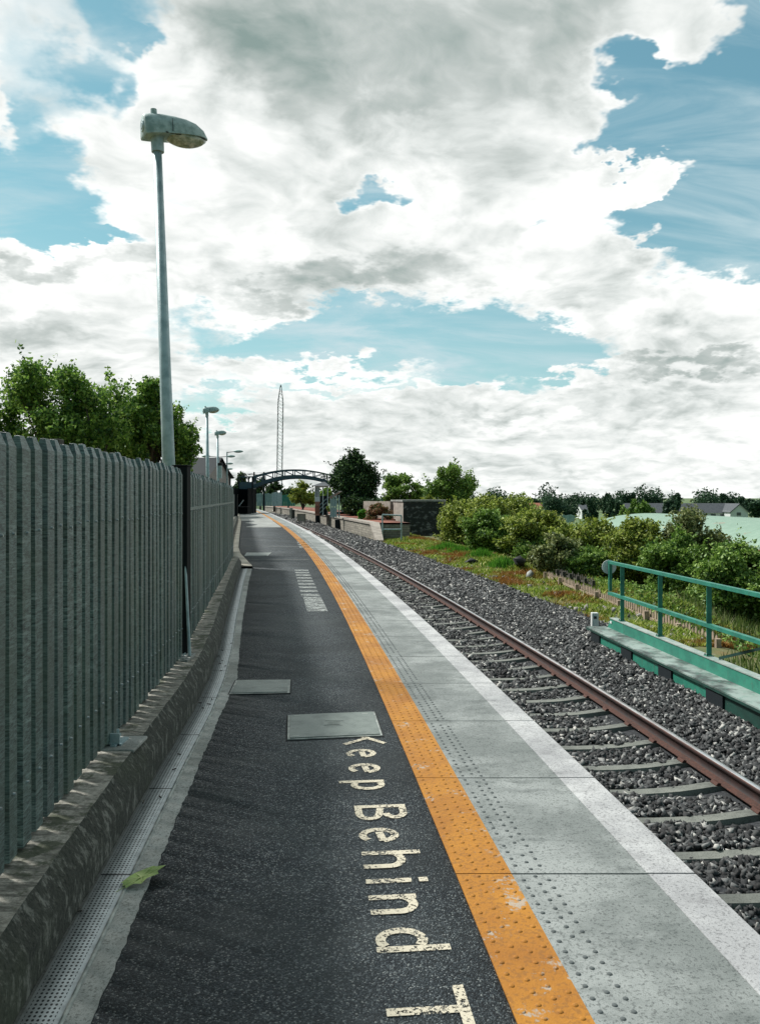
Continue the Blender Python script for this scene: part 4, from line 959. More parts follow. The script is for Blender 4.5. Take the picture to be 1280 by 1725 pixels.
# hedgerow bushes on the right
BU = [ # x0,x1,yt,yb,D,n,leaf,mat,label
 (745, 830, 845, 925, 48, 9000, .12, L_haw, 'yellow green hawthorn bush right of the dark fronted concrete block'),
 (790, 905, 828, 935, 44, 13000, .12, L_haw, 'tallest hawthorn bush rising into the skyline behind the tracks'),
 (780, 865, 860, 925, 40, 8000, .11, L_mid, 'dark green bramble in front of the tall hawthorn'),
 (850, 950, 862, 968, 34, 12000, .10, L_haw, 'broad hawthorn bush beyond the two dark rocks'),
 (905, 985, 900, 1000, 28, 11000, .085, L_grey, 'grey leaved shrub behind the left end of the picket fence'),
 (925, 1035, 866, 990, 30, 14000, .09, L_haw, 'olive hawthorn bush in the middle of the hedge'),
 (1010, 1120, 880, 1015, 27, 14000, .085, L_haw, 'leafy bush behind the round disc on the handrail'),
 (1110, 1215, 860, 1000, 26, 13000, .085, L_grey, 'tall brownish topped bush before the green barn roof'),
 (1085, 1190, 905, 1040, 24, 14000, .08, L_mid, 'green bush between the second and third handrail posts'),
 (1165, 1330, 915, 1050, 22, 17000, .08, L_mid, 'wide dark green bush at the right edge above the handrail'),
 (950, 1040, 925, 985, 27.5, 9000, .08, L_mid, 'low bush overhanging the pale picket fence'),
]
BU += [(820, 930, 846, 930, 52, 8000, .12, L_mid, 'green bush of the back row between the two tallest hawthorns'),
 (880, 960, 868, 940, 42, 8000, .10, L_grey, 'pale bush of the back row in front of the far blue fence'),
 (960, 1060, 878, 960, 36, 9000, .09, L_haw, 'back row bush left of the green barn roof'),
 (1045, 1135, 893, 1000, 31, 9000, .085, L_haw, 'back row bush just below the edge of the green barn roof'),
 (1185, 1290, 918, 1000, 29, 9000, .085, L_grey, 'back row bush below the rusty eave of the barn'),
 (870, 925, 915, 958, 33, 4500, .085, L_mid, 'low bramble right behind the larger dark rock')]
for i, (a, b, yt, yb, D, n, ls, L, lb) in enumerate(BU):
    base, cr = crown_px(a - 12, b + 12, yt, yb, D, 0); bz = float(ground_z(base[0], D)); top = wp(0, yt - 4, D)[2] - bz
    tree('hedge_bush', (base[0], D, bz), top, [(0, 0, top * .52, cr[3], min(cr[3], 2.0), top * .52)], 56, int(n * 2.6), ls * .72, L, lb, cat='bush', group='hedgerow bushes on the right', seed=60 + i, trunk=.06, fr=(.17, .32), cname='foliage', tname='stem', zlow=-1.1)

# far trees to the right
FT = [(905, 985, 824, 868, 150, 'round dark oak in front of the far roofs, largest on the skyline'), (975, 1005, 838, 868, 165, 'small tree right of the large round oak'), (1018, 1052, 836, 872, 150, 'round tree left of the long bungalow roof'),
      (1015, 1035, 826, 846, 210, 'pointed conifer above the round tree'), (1058, 1082, 836, 866, 160, 'pale tree before the left end of the bungalow'), (1048, 1072, 828, 850, 220, 'conifer behind the left end of the bungalow'), (1078, 1110, 829, 850, 220, 'dark broad conifer group above the bungalow roof'),
      (1072, 1100, 846, 874, 140, 'light green tree in front of the bungalow roof'), (1115, 1146, 842, 868, 150, 'green tree covering the middle of the bungalow'), (1040, 1062, 850, 876, 130, 'yellowish bush near the green barn roof'), (1125, 1150, 832, 850, 260, 'small tree on the skyline over the bungalow'),
      (1208, 1235, 834, 850, 260, 'tree on the skyline above the white gable'), (1236, 1262, 838, 862, 230, 'dark tree right of the white gable'), (1255, 1300, 838, 864, 240, 'wide dark tree at the right edge of the skyline'), (880, 912, 838, 858, 220, 'distant dark tree left of the large round oak')]
for i, (a, b, yt, yb, D, lb) in enumerate(FT):
    base, cr = crown_px(a, b, yt, yb, D, 0); bz = float(ground_z(base[0], D))
    top = wp(0, yt - 1, D)[2] - bz
    tree('far_tree', (base[0], D, bz), 6, [(0, 0, top * .53, cr[3] * 1.05, cr[3] * .8, top * .5)], 14, 4200, .0017 * D, L_far if i not in (4, 7, 9) else L_mid, lb, group='distant trees to the right', seed=100 + i, trunk=.2, fr=(.25, .45), limbs=3, zlow=-1.1, twigs=False)
# far woodland belt
r = np.random.RandomState(9); bl = []
for x in np.arange(-330, 520, 5.0):
    D = 330 + r.uniform(-15, 40); ht = r.uniform(5.0, 9.0) * (1.15 if r.rand() < .2 else 1)
    bl.append((x + r.uniform(-2, 2), D, -4 + ht * .5, r.uniform(3, 6), 4, ht * .62))
P = blob_points(bl, 90000, r); V, Fq = leaves_mesh(P, .62, r)
tag(npmesh('distant_woodland', V, Fq, L_far), kind='stuff', label='distant belt of dark trees along the horizon', cat='woodland')

# weeds and grass
def blades(name, X, Y, Z, H, wd, m, seed, lean=.35, parent=None):
    r = np.random.RandomState(seed); n = len(X); a = r.uniform(0, 2 * np.pi, n); ln = r.uniform(0, lean, n) * H; b = r.uniform(0, 2 * np.pi, n)
    dx, dy = np.cos(a) * wd, np.sin(a) * wd; B = np.stack([X, Y, Z], 1); tip = B + np.stack([np.cos(b) * ln, np.sin(b) * ln, H], 1); mid = B + np.stack([np.cos(b) * ln * .35, np.sin(b) * ln * .35, H * .55], 1); D2 = np.stack([dx, dy, 0 * dx], 1)
    V = np.stack([B - D2, B + D2, mid + D2 * .8, tip, mid - D2 * .8], 1).reshape(-1, 3); Fq = np.arange(5)[None] + (np.arange(n) * 5)[:, None]
    return npmesh(name, V, Fq, m, parent)
r = np.random.RandomState(20); n = 110000
y = 15.0 + (r.uniform(0, 1, n) ** 1.25) * 45; o_ = 4.75 + .25 * np.sin(y * 1.1) + r.uniform(0, 1, n) ** .8 * 4.6
cl_ = np.sin(o_ * 3.1 + y * .9) + np.sin(o_ * 1.3 - y * 1.9) + r.normal(0, .7, n); k = cl_ > -1.0; y, o_ = y[k], o_[k]
X = E(y) + o_; hh = r.uniform(.03, .11, len(y)) * (1 + .5 * (o_ > 7)) * (1 + y / 50)
tag(blades('weeds', X, y, ground_z(X, y) - .02, hh, .008 + y * .0006, L_weed, 3, 1.1), kind='stuff', label='low green and rust brown weeds along the ballast edge', cat='weeds')
n = 30000; y = r.uniform(8.5, 23, n); X = r.uniform(4.8, 12.5, n); oo = X - E(y); k = (oo > 5.4) & (X > np.where(y > 13.5, 6.75, 4.9)); y, X = y[k], X[k]; cl_ = np.sin(X * 2.1 + y * .7) + r.normal(0, .8, len(X)); k = cl_ > -.5; y, X = y[k], X[k]
tag(blades('grass', X, y, ground_z(X, y) - .02, r.uniform(.10, .34, len(y)) * np.where(X > 8.2, 1.5, 1), .010, L_grass, 5, .5), kind='stuff', label='tall pale grass below the green handrail', cat='grass')
r = np.random.RandomState(41); n = 26000; y = r.uniform(8.5, 26, n); X = r.uniform(4.9, 10.5, n); oo = X - E(y)
k = (oo > 5.5) & (X > np.where(y > 13.5, 6.6, 4.9)) & (np.sin(X * 1.9 + 1) + np.sin(y * 1.3 + X) + r.normal(0, .6, n) > .0); X, y = X[k], y[k]
V, Fq = leaves_mesh(np.stack([X, y, ground_z(X, y) + r.uniform(0, .30, len(X))], 1), .05, r)
tag(npmesh('undergrowth', V, Fq, L_mid), kind='stuff', label='leafy green undergrowth beside the bridge girder', cat='undergrowth')
r2 = np.random.RandomState(77)
for i, (x, yy, D, s, n, lb) in enumerate([(752, 912, 41, .75, 700, 'bright green iris clump right of the concrete block'), (775, 916, 39, .6, 500, 'second bright iris clump, in the middle of the row'), (812, 930, 36, .65, 600, 'iris clump before the dark bramble'), (845, 945, 31, .5, 500, 'iris clump nearest to the dark rocks'), (920, 1024, 17.6, .5, 1400, 'low rounded green weed clump at the ballast edge by the marker post')]):
    x0 = wp(x, yy, D)[0]; a = r2.normal(0, s * .5, (n, 2)); z = ground_z(x0 + a[:, 0], D + a[:, 1])
    hgt = .62 if i < 4 else .13
    o = blades('iris_clump' if i < 4 else 'weed_clump', a[:, 0], a[:, 1], z - float(ground_z(x0, D)), r2.uniform(.5, 1, n) * hgt * (1 - .4 * np.clip(np.hypot(a[:, 0], a[:, 1]) / s, 0, 1)), .018 if i < 4 else .008, L_iris if i < 4 else L_yel, 30 + i, .35)
    o.location = (x0, D, float(ground_z(x0, D))); tag(o, lb, 'plant', 'green clumps in front of the hedge')

# ------------------------------------------------------------------ lamps
def lamp_head(parent, s=1.0):
    """head pointing +x, origin at the spigot"""
    hd = MB(); rings = []
    prof = [(-.135, .035, .225, .085), (-.125, .025, .238, .100), (-.06, .035, .255, .118), (.05, .050, .268, .126), (.17, .066, .268, .126), (.28, .080, .262, .116), (.38, .092, .238, .098), (.46, .100, .188, .062), (.505, .104, .122, .016)]
    for (x, zb, zt, hw) in prof:
        ring = []
        for i in range(15):
            t_ = math.pi * i / 14; ring.append((x + .02 * math.sin(t_) * 0, hw * math.cos(t_), zb + (zt - zb) * math.sin(t_) ** .8))
        ring.append((x, -hw * .4, zb - .006)); ring.append((x, hw * .4, zb - .006)); rings.append([(a * s, b * s, c * s) for a, b, c in ring])
    hd.loft(rings); o = hd.build('lamp_housing', M_galvd, parent, smooth=True); es = o.modifiers.new('es', 'EDGE_SPLIT'); es.split_angle = R(48)
    bw = MB(); rings = []
    for k in range(11):
        t_ = k / 10; x = .10 + .385 * t_; dpt = .088 * (math.sin(math.pi * min(1, t_ * .92 + .06))) ** .6; hw = .108 * (1 - (2 * t_ - .75) ** 2 * .42) * (1 if t_ < .95 else .6)
        rings.append([(x * s, hw * math.cos(a_) * s, (.075 + .012 * t_ - dpt * math.sin(a_)) * s) for a_ in [math.pi * i / 10 for i in range(11)]])
    bw.loft(rings); bw.build('lamp_bowl', M_bowl, parent, smooth=True)
    nb = MB(); nb.tube((-.02 * s, 0, .255 * s), (-.02 * s, 0, .305 * s), .032 * s, .030 * s, 12); nb.build('photocell', M_galvd, parent)
    cp = MB(); cp.tube((-.145 * s, 0, .125 * s), (-.128 * s, 0, .125 * s), .050 * s, .060 * s, 18); cp.tube((-.150 * s, 0, .125 * s), (-.144 * s, 0, .125 * s), .030 * s, .034 * s, 14); cp.build('end_cap', [M_galv], parent)
    sk = MB(); sk.tube((0, 0, -.10 * s), (0, 0, .06 * s), .060 * s, .062 * s, 16); sk.build('spigot', M_galv, parent, smooth=False)
    sm = MB(); sm.beam((.12 * s, -.129 * s, .075 * s), (.12 * s, -.124 * s, .2 * s), .004 * s, .004 * s); sm.beam((.05 * s, -.127 * s, .055 * s), (.47 * s, -.055 * s, .09 * s), .006, .012); sm.build('canopy_seam', M_black, parent)
def lamp(x_px, ytop_px, D, basepx, tilt, label, zb=-.15, rz=0, r0=.075, r1=.046):
    hx, hy, hz = wp(x_px, ytop_px, D); bx = wp(basepx[0], 0, D)[0]; slope = (bx - hx) / ((basepx[1] - ytop_px) / F * D)
    base = (hx + slope * (hz - zb), D, zb); e_ = empty('lamp_post', base, label=label, cat='lamp post', group='single head lamp posts behind the fence')
    mb = MB(); mb.tube((0, 0, -.2), (hx - base[0], 0, hz - base[2] - .08), r0, r1, 14); mb.build('pole', M_galv, e_, smooth=True)
    hd = empty('lamp_head', (hx - base[0], 0, hz - base[2])); hd.parent = e_; hd.rotation_euler = (0, R(-tilt), rz); lamp_head(hd, 1.05); 
    return e_
lamp(265, 238, 8.15, (285, 780), 3, 'tall grey lamp post nearest the camera, leaning behind the fence', rz=R(32), r0=.078, r1=.043)
lamp(348.5, 697, 33, (350, 800), 8, 'second lamp post along the fence, short pole showing above the pales', rz=R(20), r0=.085, r1=.055)
lamp(366.5, 734, 46, (367.5, 806), 8, 'third lamp post with a camera box on its pole', rz=R(20), r0=.085, r1=.055)
p = empty('security_camera', (wp(370.5, 0, 45.9)[0], 45.9, wp(0, 782, 45.9)[2]), label='dark camera box fixed to the third lamp post', cat='security camera')
mb = MB(); mb.box(-.12, .14, -.12, .12, -.08, .08); mb.build('casing', M_dkm, p, bevel=.02); mb = MB(); mb.box(-.05, .10, -.1, .1, -.8, -.08); mb.build('mount', M_galv, p)
# fourth lamp: side arm
def arm_lamp(x_px, y_px, D, arms, label, armlen=.9, group=None):
    hx, _, hz = wp(x_px, y_px, D); e_ = empty('arm_lamp_post', (hx, D, -.2), label=label, cat='lamp post', group=group); H = hz + .2
    mb = MB(); mb.tube((0, 0, 0), (0, 0, H + .05), .07, .05, 10); mb.build('pole', M_galv if D < 70 else M_dkm, e_)
    for a in arms:
        mb = MB(); mb.tube((0, 0, H), (a * armlen, 0, H + .06), .03, .025, 8); mb.build('arm', M_dkm, e_)
        mb = MB(); rings = []
        for k in range(9):
            t_ = k / 8; x = a * (armlen + t_ * .75); hw = .16 * math.sin(math.pi * (.08 + .88 * t_)) ** .6
            rings.append([(x, hw * math.cos(2 * math.pi * i / 12), H + .08 + hw * .75 * math.sin(2 * math.pi * i / 12)) for i in range(12)])
        mb.loft(rings); mb.build('lamp_head', M_galvd, e_, smooth=True)
arm_lamp(382.5, 762, 65, (1,), 'lamp post with one horizontal side arm, left of the footbridge', 0.55)
for i, (x, yy, D) in enumerate([(368, 770, 72), (369, 782, 86), (372, 791, 100)]): arm_lamp(x, yy, D, (-1, 1), ['nearest and highest twin arm lamp behind the third lamp post', 'middle twin arm lamp behind the third lamp post', 'lowest twin arm lamp behind the third lamp post'][i], .75, 'twin arm car park lamps')

# ------------------------------------------------------------------ lattice mast
mx, mD = wp(470, 0, 200)[0], 200
e_ = empty('lattice_mast', (mx, mD, -2), label='tall thin steel lattice mast behind the footbridge', cat='mast')
topz = wp(0, 648, mD)[2] + 2; lean = (wp(473, 0, mD)[0] - mx) / topz
def mw(z): return .62 if z < topz - 3.4 else .62 * max(.12, (topz - z) / 3.4)
def mp(i, z): a = mw(z); return (lean * z + (-a, a, a, -a)[i], (-a, -a, a, a)[i], z)
for i in range(4):
    mb = MB(); zs = list(np.arange(0, topz, 3.0)) + [topz]
    for a, b in zip(zs[:-1], zs[1:]): mb.tube(mp(i, a), mp(i, b), .06, .06, 5)
    mb.build('leg', M_dkm, e_)
mb = MB(); z = 0; k = 0
while z < topz - .4:
    z2 = min(z + .85, topz)
    for i in range(4):
        j = (i + 1) % 4; a, b = (i, j) if k % 2 == 0 else (j, i); mb.tube(mp(a, z), mp(b, z2), .035, .035, 4, False)
    z = z2; k += 1
mb.build('bracing', M_galv, e_)
# utility poles
for i, (x, yy, D, lb) in enumerate([(428, 795, 115, 'timber utility pole left of the footbridge arch'), (444.5, 795, 120, 'plain utility pole behind the footbridge arch')]):
    X0, _, zt = wp(x, yy, D); e_ = empty('utility_pole', (X0, D, -.5), label=lb, cat='utility pole'); mb = MB(); mb.tube((0, 0, 0), (0, 0, zt + .5), .16, .11, 8); mb.build('pole', M_dkm, e_)
    if i == 0: mb = MB(); mb.box(-.8, .8, -.05, .05, zt + .05, zt + .15); mb.build('crossarm', M_dkm, e_)
mb = MB()
for dz_ in (0, .55):
    a = Vector(wp(380, 807 - dz_ * 9, 95)); b = Vector(wp(428, 797, 115)); c = Vector(wp(446, 796, 120)); mb.tube(a, b, .02, .02, 4); mb.tube(b, c, .02, .02, 4)
tag(mb.build('overhead_wire', M_dkm), 'thin overhead wires strung between the utility poles', 'overhead wire')

# ------------------------------------------------------------------ footbridge
FD = 83.0
k = FD / F
def fx(x): return (x - 640) * k
def fz(y): return EYE - (y - 838) * k
fb_ = empty('footbridge', (fx(500), FD, 0), label='arched blue grey iron footbridge crossing the railway in the distance', cat='footbridge'); off = Vector((-fx(500), -FD, 0))
xs = np.linspace(428, 604, 19); arch_b = lambda x: 806.5 + 17 * ((x - 500) / 72.0) ** 2 * (1 if x < 575 else 1.0) ; arch_t = lambda x: 792 + 11.5 * ((x - 497) / 69.0) ** 2
for dyy in (-.9, .9):
    mb = MB()
    for a, b in zip(xs[:-1], xs[1:]):
        P = []
        for (x) in (a, b):
            zb_, zt_ = fz(arch_b(x)), fz(arch_b(x) - 6.3)
            P += [Vector((fx(x), FD + dyy - .06, zb_)), Vector((fx(x), FD + dyy + .06, zb_)), Vector((fx(x), FD + dyy + .06, zt_)), Vector((fx(x), FD + dyy - .06, zt_))]
        P = [p_ + off for p_ in P]; mb.add(P, [(0, 1, 2, 3), (7, 6, 5, 4), (0, 4, 5, 1), (1, 5, 6, 2), (2, 6, 7, 3), (3, 7, 4, 0)])
    mb.build('arch_girder', M_blue, fb_)
    mb = MB()
    for a, b in zip(xs[:-1], xs[1:]): mb.beam(Vector((fx(a), FD + dyy, fz(arch_t(a)))) + off, Vector((fx(b), FD + dyy, fz(arch_t(b)))) + off, .1, .13)
    mb.build('top_rail', M_blue, fb_)
    pn = np.linspace(428, 596, 11)
    for i, x in enumerate(pn):
        mb = MB(); mb.beam(Vector((fx(x), FD + dyy, fz(arch_b(x) - 6))) + off, Vector((fx(x), FD + dyy, fz(arch_t(x)))) + off, .09, .09); mb.build('post', M_blue, fb_)
        if i < len(pn) - 1:
            x2 = pn[i + 1]; lo, hi = (x2, x) if i < 5 else (x, x2)
            mb = MB(); mb.beam(Vector((fx(hi if i < 5 else hi), FD + dyy, fz(arch_t(hi)) if True else 0)) + off, Vector((fx(lo), FD + dyy, fz(arch_b(lo) - 6))) + off, .05, .06); mb.build('brace', M_blue, fb_)
mb = MB()
for a, b in zip(xs[:-1], xs[1:]):
    z1, z2 = fz(arch_b(a) - 2), fz(arch_b(b) - 2); mb.add([Vector((fx(a), FD - .9, z1)) + off, Vector((fx(a), FD + .9, z1)) + off, Vector((fx(b), FD + .9, z2)) + off, Vector((fx(b), FD - .9, z2)) + off], [(0, 1, 2, 3)])
mb.build('deck', M_blue, fb_)
# left landing tower and stairs
mb = MB(); mb.box(fx(404) + off.x, fx(429) + off.x, -1.0, 1.0, fz(824), fz(812)); mb.build('landing', M_blue, fb_)
for (x, y1) in ((404.5, -1), (404.5, 1), (428, -1), (428, 1), (416, 1)):
    mb = MB(); mb.box(fx(x) + off.x - .07, fx(x) + off.x + .07, y1 - .07, y1 + .07, 0, fz(803)); mb.build('tower_post', M_dkm, fb_)
mb = MB(); mb.box(fx(404) + off.x, fx(429) + off.x, -1.06, -.98, fz(804), fz(802.6)); mb.box(fx(404) + off.x, fx(429) + off.x, .98, 1.06, fz(804), fz(802.6)); mb.build('landing_rail', M_blue, fb_)
mb = MB()   # enclosed stair flight running back from the landing
ns = 12; x0, x1 = fx(405) + off.x, fx(428) + off.x
for i in range(ns):
    z = fz(823) * (1 - i / ns); mb.box(x0 + .1, x1 - .1, -.9 - (i + 1) * .30 + .3 + .0, -.9 - i * .30 + .3, z - .22, z)
mb.build('stair_tread', M_coal, fb_)
mb = MB(); mb.box(x0, x0 + .05, -3.9, .9, .02, fz(823)); mb.box(x1 - .05, x1, -3.9, .9, .02, fz(823)); mb.box(x0 + .06, x1 - .06, .85, .9, .02, fz(823)); mb.build('stair_panel', M_coal, fb_)
mb = MB(); mb.beam((x0 + .55, -3.95, .75), (x0 + 1.0, -3.95, 1.35), .05, .08); mb.build('white_handrail', M_wht, fb_)
mb = MB(); mb.box(x0 - .25, x1 + .35, -6.2, -3.92, 0, .62); mb.box(x0 - .3, x1 + .4, -6.3, -3.9, .62, .70); mb.build('stair_base', M_coal, fb_)
# right side stairs
mb = MB(); mb.box(fx(585) + off.x, fx(606) + off.x, -1.0, 1.0, fz(834), fz(826)); mb.build('landing', M_blue, fb_)
for (x, y1) in ((577, -1), (577, 1), (604, -1), (604, 1)):
    mb = MB(); mb.box(fx(x) + off.x - .09, fx(x) + off.x + .09, y1 - .09, y1 + .09, 0, fz(830)); mb.build('tower_post', M_galvd if x < 580 else M_dkm, fb_)
for q_ in (0, 2.2, 4.4):
    mb = MB(); mb.beam((fx(578 + q_) + off.x, -1.9, fz(855)), (fx(587 + q_) + off.x, -1.9, fz(842)), .05, .06); mb.build('stair_handrail', M_wht, fb_)
mb = MB(); mb.box(fx(573) + off.x, fx(598) + off.x, -7.0, -5.8, 0.02, fz(859.5) * .5); mb.box(fx(573) + off.x, fx(598) + off.x, -7.1, -5.7, fz(859.5) * .5, fz(859.5) * .5 + .08); mb.build('stair_base', M_coal, fb_)
mb = MB(); lx, lz = fx(575) + off.x, fz(819)
mb.tube((lx, -1.1, lz), (lx, -1.5, lz), .12, .26, 14); mb.build('floodlight', M_wht, fb_)

# ------------------------------------------------------------------ opposite platform
OP = [(51.6, -.58), (60, -2.15), (70, -4.1), (83, -6.5), (95, -8.7), (111, -12.0), (130, -16.2), (150, -21.5)]
def opx(y): return float(np.interp(y, [a for a, b in OP], [b for a, b in OP]))
ys = yr(51.6, 150, 2)
op = empty('opposite_platform', (-.58, 51.6, 0), label='old stone faced platform across the track with a sloping end ramp', cat='platform'); oi = Matrix.Translation((.58, -51.6, 0))
mb = MB()
for a, b in zip(ys[:-1], ys[1:]): mb.add([(opx(a), a, -.13), (opx(a), a, -1.3), (opx(b), b, -1.3), (opx(b), b, -.13)], [(0, 1, 2, 3)])
mb.add([(opx(51.6), 51.6, -.13), (opx(51.6) + 2.5, 51.6, -.13), (opx(51.6) + 2.5, 51.6, -1.3), (opx(51.6), 51.6, -1.3)], [(0, 1, 2, 3)])
o = mb.build('front_wall', M_stonew, op); o.matrix_parent_inverse = oi
mb = MB()
for a, b in zip(ys[:-1], ys[1:]):
    mb.add([(opx(a) - .08, a, -.13), (opx(a) + .55, a, -.13), (opx(b) + .55, b, -.13), (opx(b) - .08, b, -.13), (opx(a) - .08, a, .0), (opx(a) + .55, a, .0), (opx(b) + .55, b, .0), (opx(b) - .08, b, .0)], [(4, 5, 6, 7), (0, 4, 7, 3), (1, 2, 6, 5), (0, 3, 2, 1)])
mb.add([(opx(51.6) - .08, 51.6, .0), (opx(51.6) + .55, 51.6, .0), (.22, 48.4, -.98), (-.25, 48.4, -.98), (opx(51.6) - .08, 51.6, -.13), (opx(51.6) + .55, 51.6, -.13), (.22, 48.4, -1.2), (-.25, 48.4, -1.2)], [(0, 3, 2, 1), (0, 4, 7, 3), (1, 2, 6, 5), (3, 7, 6, 2)])
o = mb.build('coping', M_bunkl, op); o.matrix_parent_inverse = oi
o = ribbon('platform_top', lambda y: opx(y) + .55, lambda y: opx(y) + (2.5 if y < 60 else 5.5), ys, -.02, M_redtar, side=1.1); o.parent = op; o.matrix_parent_inverse = oi
mb = MB(); mb.add([(opx(51.6), 51.6, -.13), (-.2, 48.4, -1.05), (-.2, 48.4, -1.3), (opx(51.6), 51.6, -1.3)], [(0, 1, 2, 3)]); o = mb.build('ramp_wall', M_stonew, op); o.matrix_parent_inverse = oi
for y in (66, 81): mb = MB(); mb.box(opx(y) - .35, opx(y) + .0, y - .4, y + .5, -1.25, -.22); o = mb.build('recess', M_dkm, op); o.matrix_parent_inverse = oi
# stub piers and low wall
mb = MB(); mb.box(-.45, .45, -.2, .4, -1.25, -.1); o = mb.build('stone_block', M_wallpale, bevel=.03); o.location = (opx(88) - .9, 85, 0); tag(o, 'pale square stone block at the foot of the opposite platform', 'stone block')
for i, (xp, D) in enumerate(((490.5, 97), (494, 96))):
    mb = MB(); mb.box(-.18, .18, -.15, .15, -1.1, .35 - .2 * i); o = mb.build('stub_pier', M_wallpale if i == 0 else M_woodD, bevel=.02); o.location = (wp(xp, 0, D)[0], D, 0); tag(o, ['pale stub pillar on the far trackside', 'dark stub pillar beside the pale one on the far trackside'][i], 'pillar')
# pale fence seen under the bridge (far left)
def boardfence(name, x0, x1, yt, yb, D, m, label):
    a = Vector(wp(x0, yb, D)); b = Vector(wp(x1, yb, D)); H = (yb - yt) / F * D; e_ = empty(name, a, label=label, cat='fence'); L = b.x - a.x; n = max(6, int(L / .35))
    for i in range(n): mb = MB(); w_ = L / n; mb.box(i * w_ + .012, (i + 1) * w_ - .012, (i % 2) * .04, .03 + (i % 2) * .04, -.2, H + .06 * ((i * 7) % 3)); mb.build('board', m, e_)
    mb = MB(); mb.box(0, L, .09, .14, H * .3, H * .3 + .1); mb.box(0, L, .09, .14, H * .8, H * .8 + .1); mb.build('rail', m, e_)
M_fgal = mat('far_fence_steel', (.30, .42, .40), .6, var=(.20, .30, .29), scale=2)
boardfence('steel_fence', 428, 458, 832, 850, 120, M_fgal, 'pale green grey steel fence under the left of the arch')
boardfence('steel_fence', 458, 475, 830, 850, 112, M_galv, 'darker steel fence panel below the lattice mast')
boardfence('steel_fence', 475, 497, 834, 850, 116, M_green, 'dark green fence panel right of the mast foot')
# signal cabin
SD = 72; s_ = SD / F
def sx(x): return (x - 640) * s_
def sz(y): return EYE - (y - 838) * s_
c0 = empty('signal_cabin', (sx(534), SD, 0), label='narrow brick and white boarded signal cabin under the footbridge', cat='cabin'); ox = -sx(534)
mb = MB(); mb.box(sx(530.5) + ox, sx(538) + ox, 0, 3.0, -.02, sz(845)); mb.build('brick_base', M_brick, c0)
mb = MB(); mb.box(sx(530.5) + ox - .02, sx(538) + ox + .03, -.03, 3.02, sz(845), sz(837)); mb.build('white_band', M_wht, c0)
mb = MB()
for x in (530.7, 533, 535.4, 537.6): mb.box(sx(x) + ox - .03, sx(x) + ox + .03, -.02, .05, sz(837), sz(820))
for x in (544, 552): mb.box(sx(x) + ox - .04, sx(x) + ox + .04, -.02, .05, 0, sz(820))
mb.box(sx(530.5) + ox, sx(552) + ox, -.03, .06, sz(821), sz(819)); mb.box(sx(530.5) + ox, sx(538) + ox, -.02, .05, sz(829), sz(828)); mb.build('window_frame', M_wht, c0)
mb = MB(); mb.box(sx(531) + ox, sx(537.6) + ox, .055, .08, sz(837), sz(821)); mb.build('pane', M_glass, c0)
mb = MB(); x0, x1 = sx(526) + ox, sx(556) + ox; mb.add([(x0, -.5, sz(818.5)), (x1, -.5, sz(818.5)), (x1, 3.4, sz(818.5)), (x0, 3.4, sz(818.5)), (x0 + .9, 1.4, sz(811)), (x1 - .6, 1.4, sz(811))], [(0, 3, 2, 1), (0, 1, 5, 4), (2, 3, 4, 5), (0, 4, 3), (1, 2, 5)]); mb.build('roof', M_slate, c0)
mb = MB(); mb.box(sx(538.5) + ox, sx(551) + ox, .8, .9, 0, sz(835)); mb.build('dark_panel', M_dkm, c0)
for d_ in (0, .35, .7): mb = MB(); mb.beam((sx(538.5) + ox, -.1, sz(851) - d_), (sx(550) + ox, -.1, sz(840) - d_), .05, .06); mb.build('stair_handrail', M_galvd, c0)
for x in (532, 535): mb = MB(); mb.box(sx(x) + ox, sx(x + 1.4) + ox, -.02, .0, .15, sz(852)); mb.build('recess', M_redtar, c0)
# waiting shelter
SD = 64; s_ = SD / F; ox = -sx(563); c0 = empty('waiting_shelter', (sx(563), SD, 0), label='small glazed waiting shelter with a sloping lead grey roof', cat='shelter')
mb = MB(); mb.add([(sx(553) + ox, -.2, sz(838)), (sx(570) + ox, -.2, sz(827.5)), (sx(573.5) + ox, 1.8, sz(826.5)), (sx(556) + ox, 1.8, sz(838)), (sx(553) + ox, -.2, sz(839.2)), (sx(571) + ox, -.2, sz(829)), (sx(574) + ox, 1.8, sz(828)), (sx(556) + ox, 1.8, sz(839.2))], [(0, 1, 2, 3), (7, 6, 5, 4), (0, 4, 5, 1), (1, 5, 6, 2), (2, 6, 7, 3), (3, 7, 4, 0)]); mb.build('roof', M_lead, c0)
for x in (557, 561.5, 566.5, 571): mb = MB(); mb.box(sx(x) + ox - .05, sx(x) + ox + .05, 0, .1, 0, sz(839 if x < 560 else 834)); mb.build('post', M_galvd, c0)
mb = MB(); mb.box(sx(557) + ox + .06, sx(566.5) + ox - .06, .03, .06, sz(853), sz(840)); mb.build('pane', M_fgal, c0)
mb = MB(); mb.box(sx(557) + ox + .06, sx(566.5) + ox - .06, .02, .07, .05, sz(855)); mb.build('panel', M_galvd, c0)
mb = MB(); mb.box(sx(557) + ox, sx(571) + ox, .0, .06, sz(854.5), sz(853.5)); mb.build('sill', M_wht, c0)
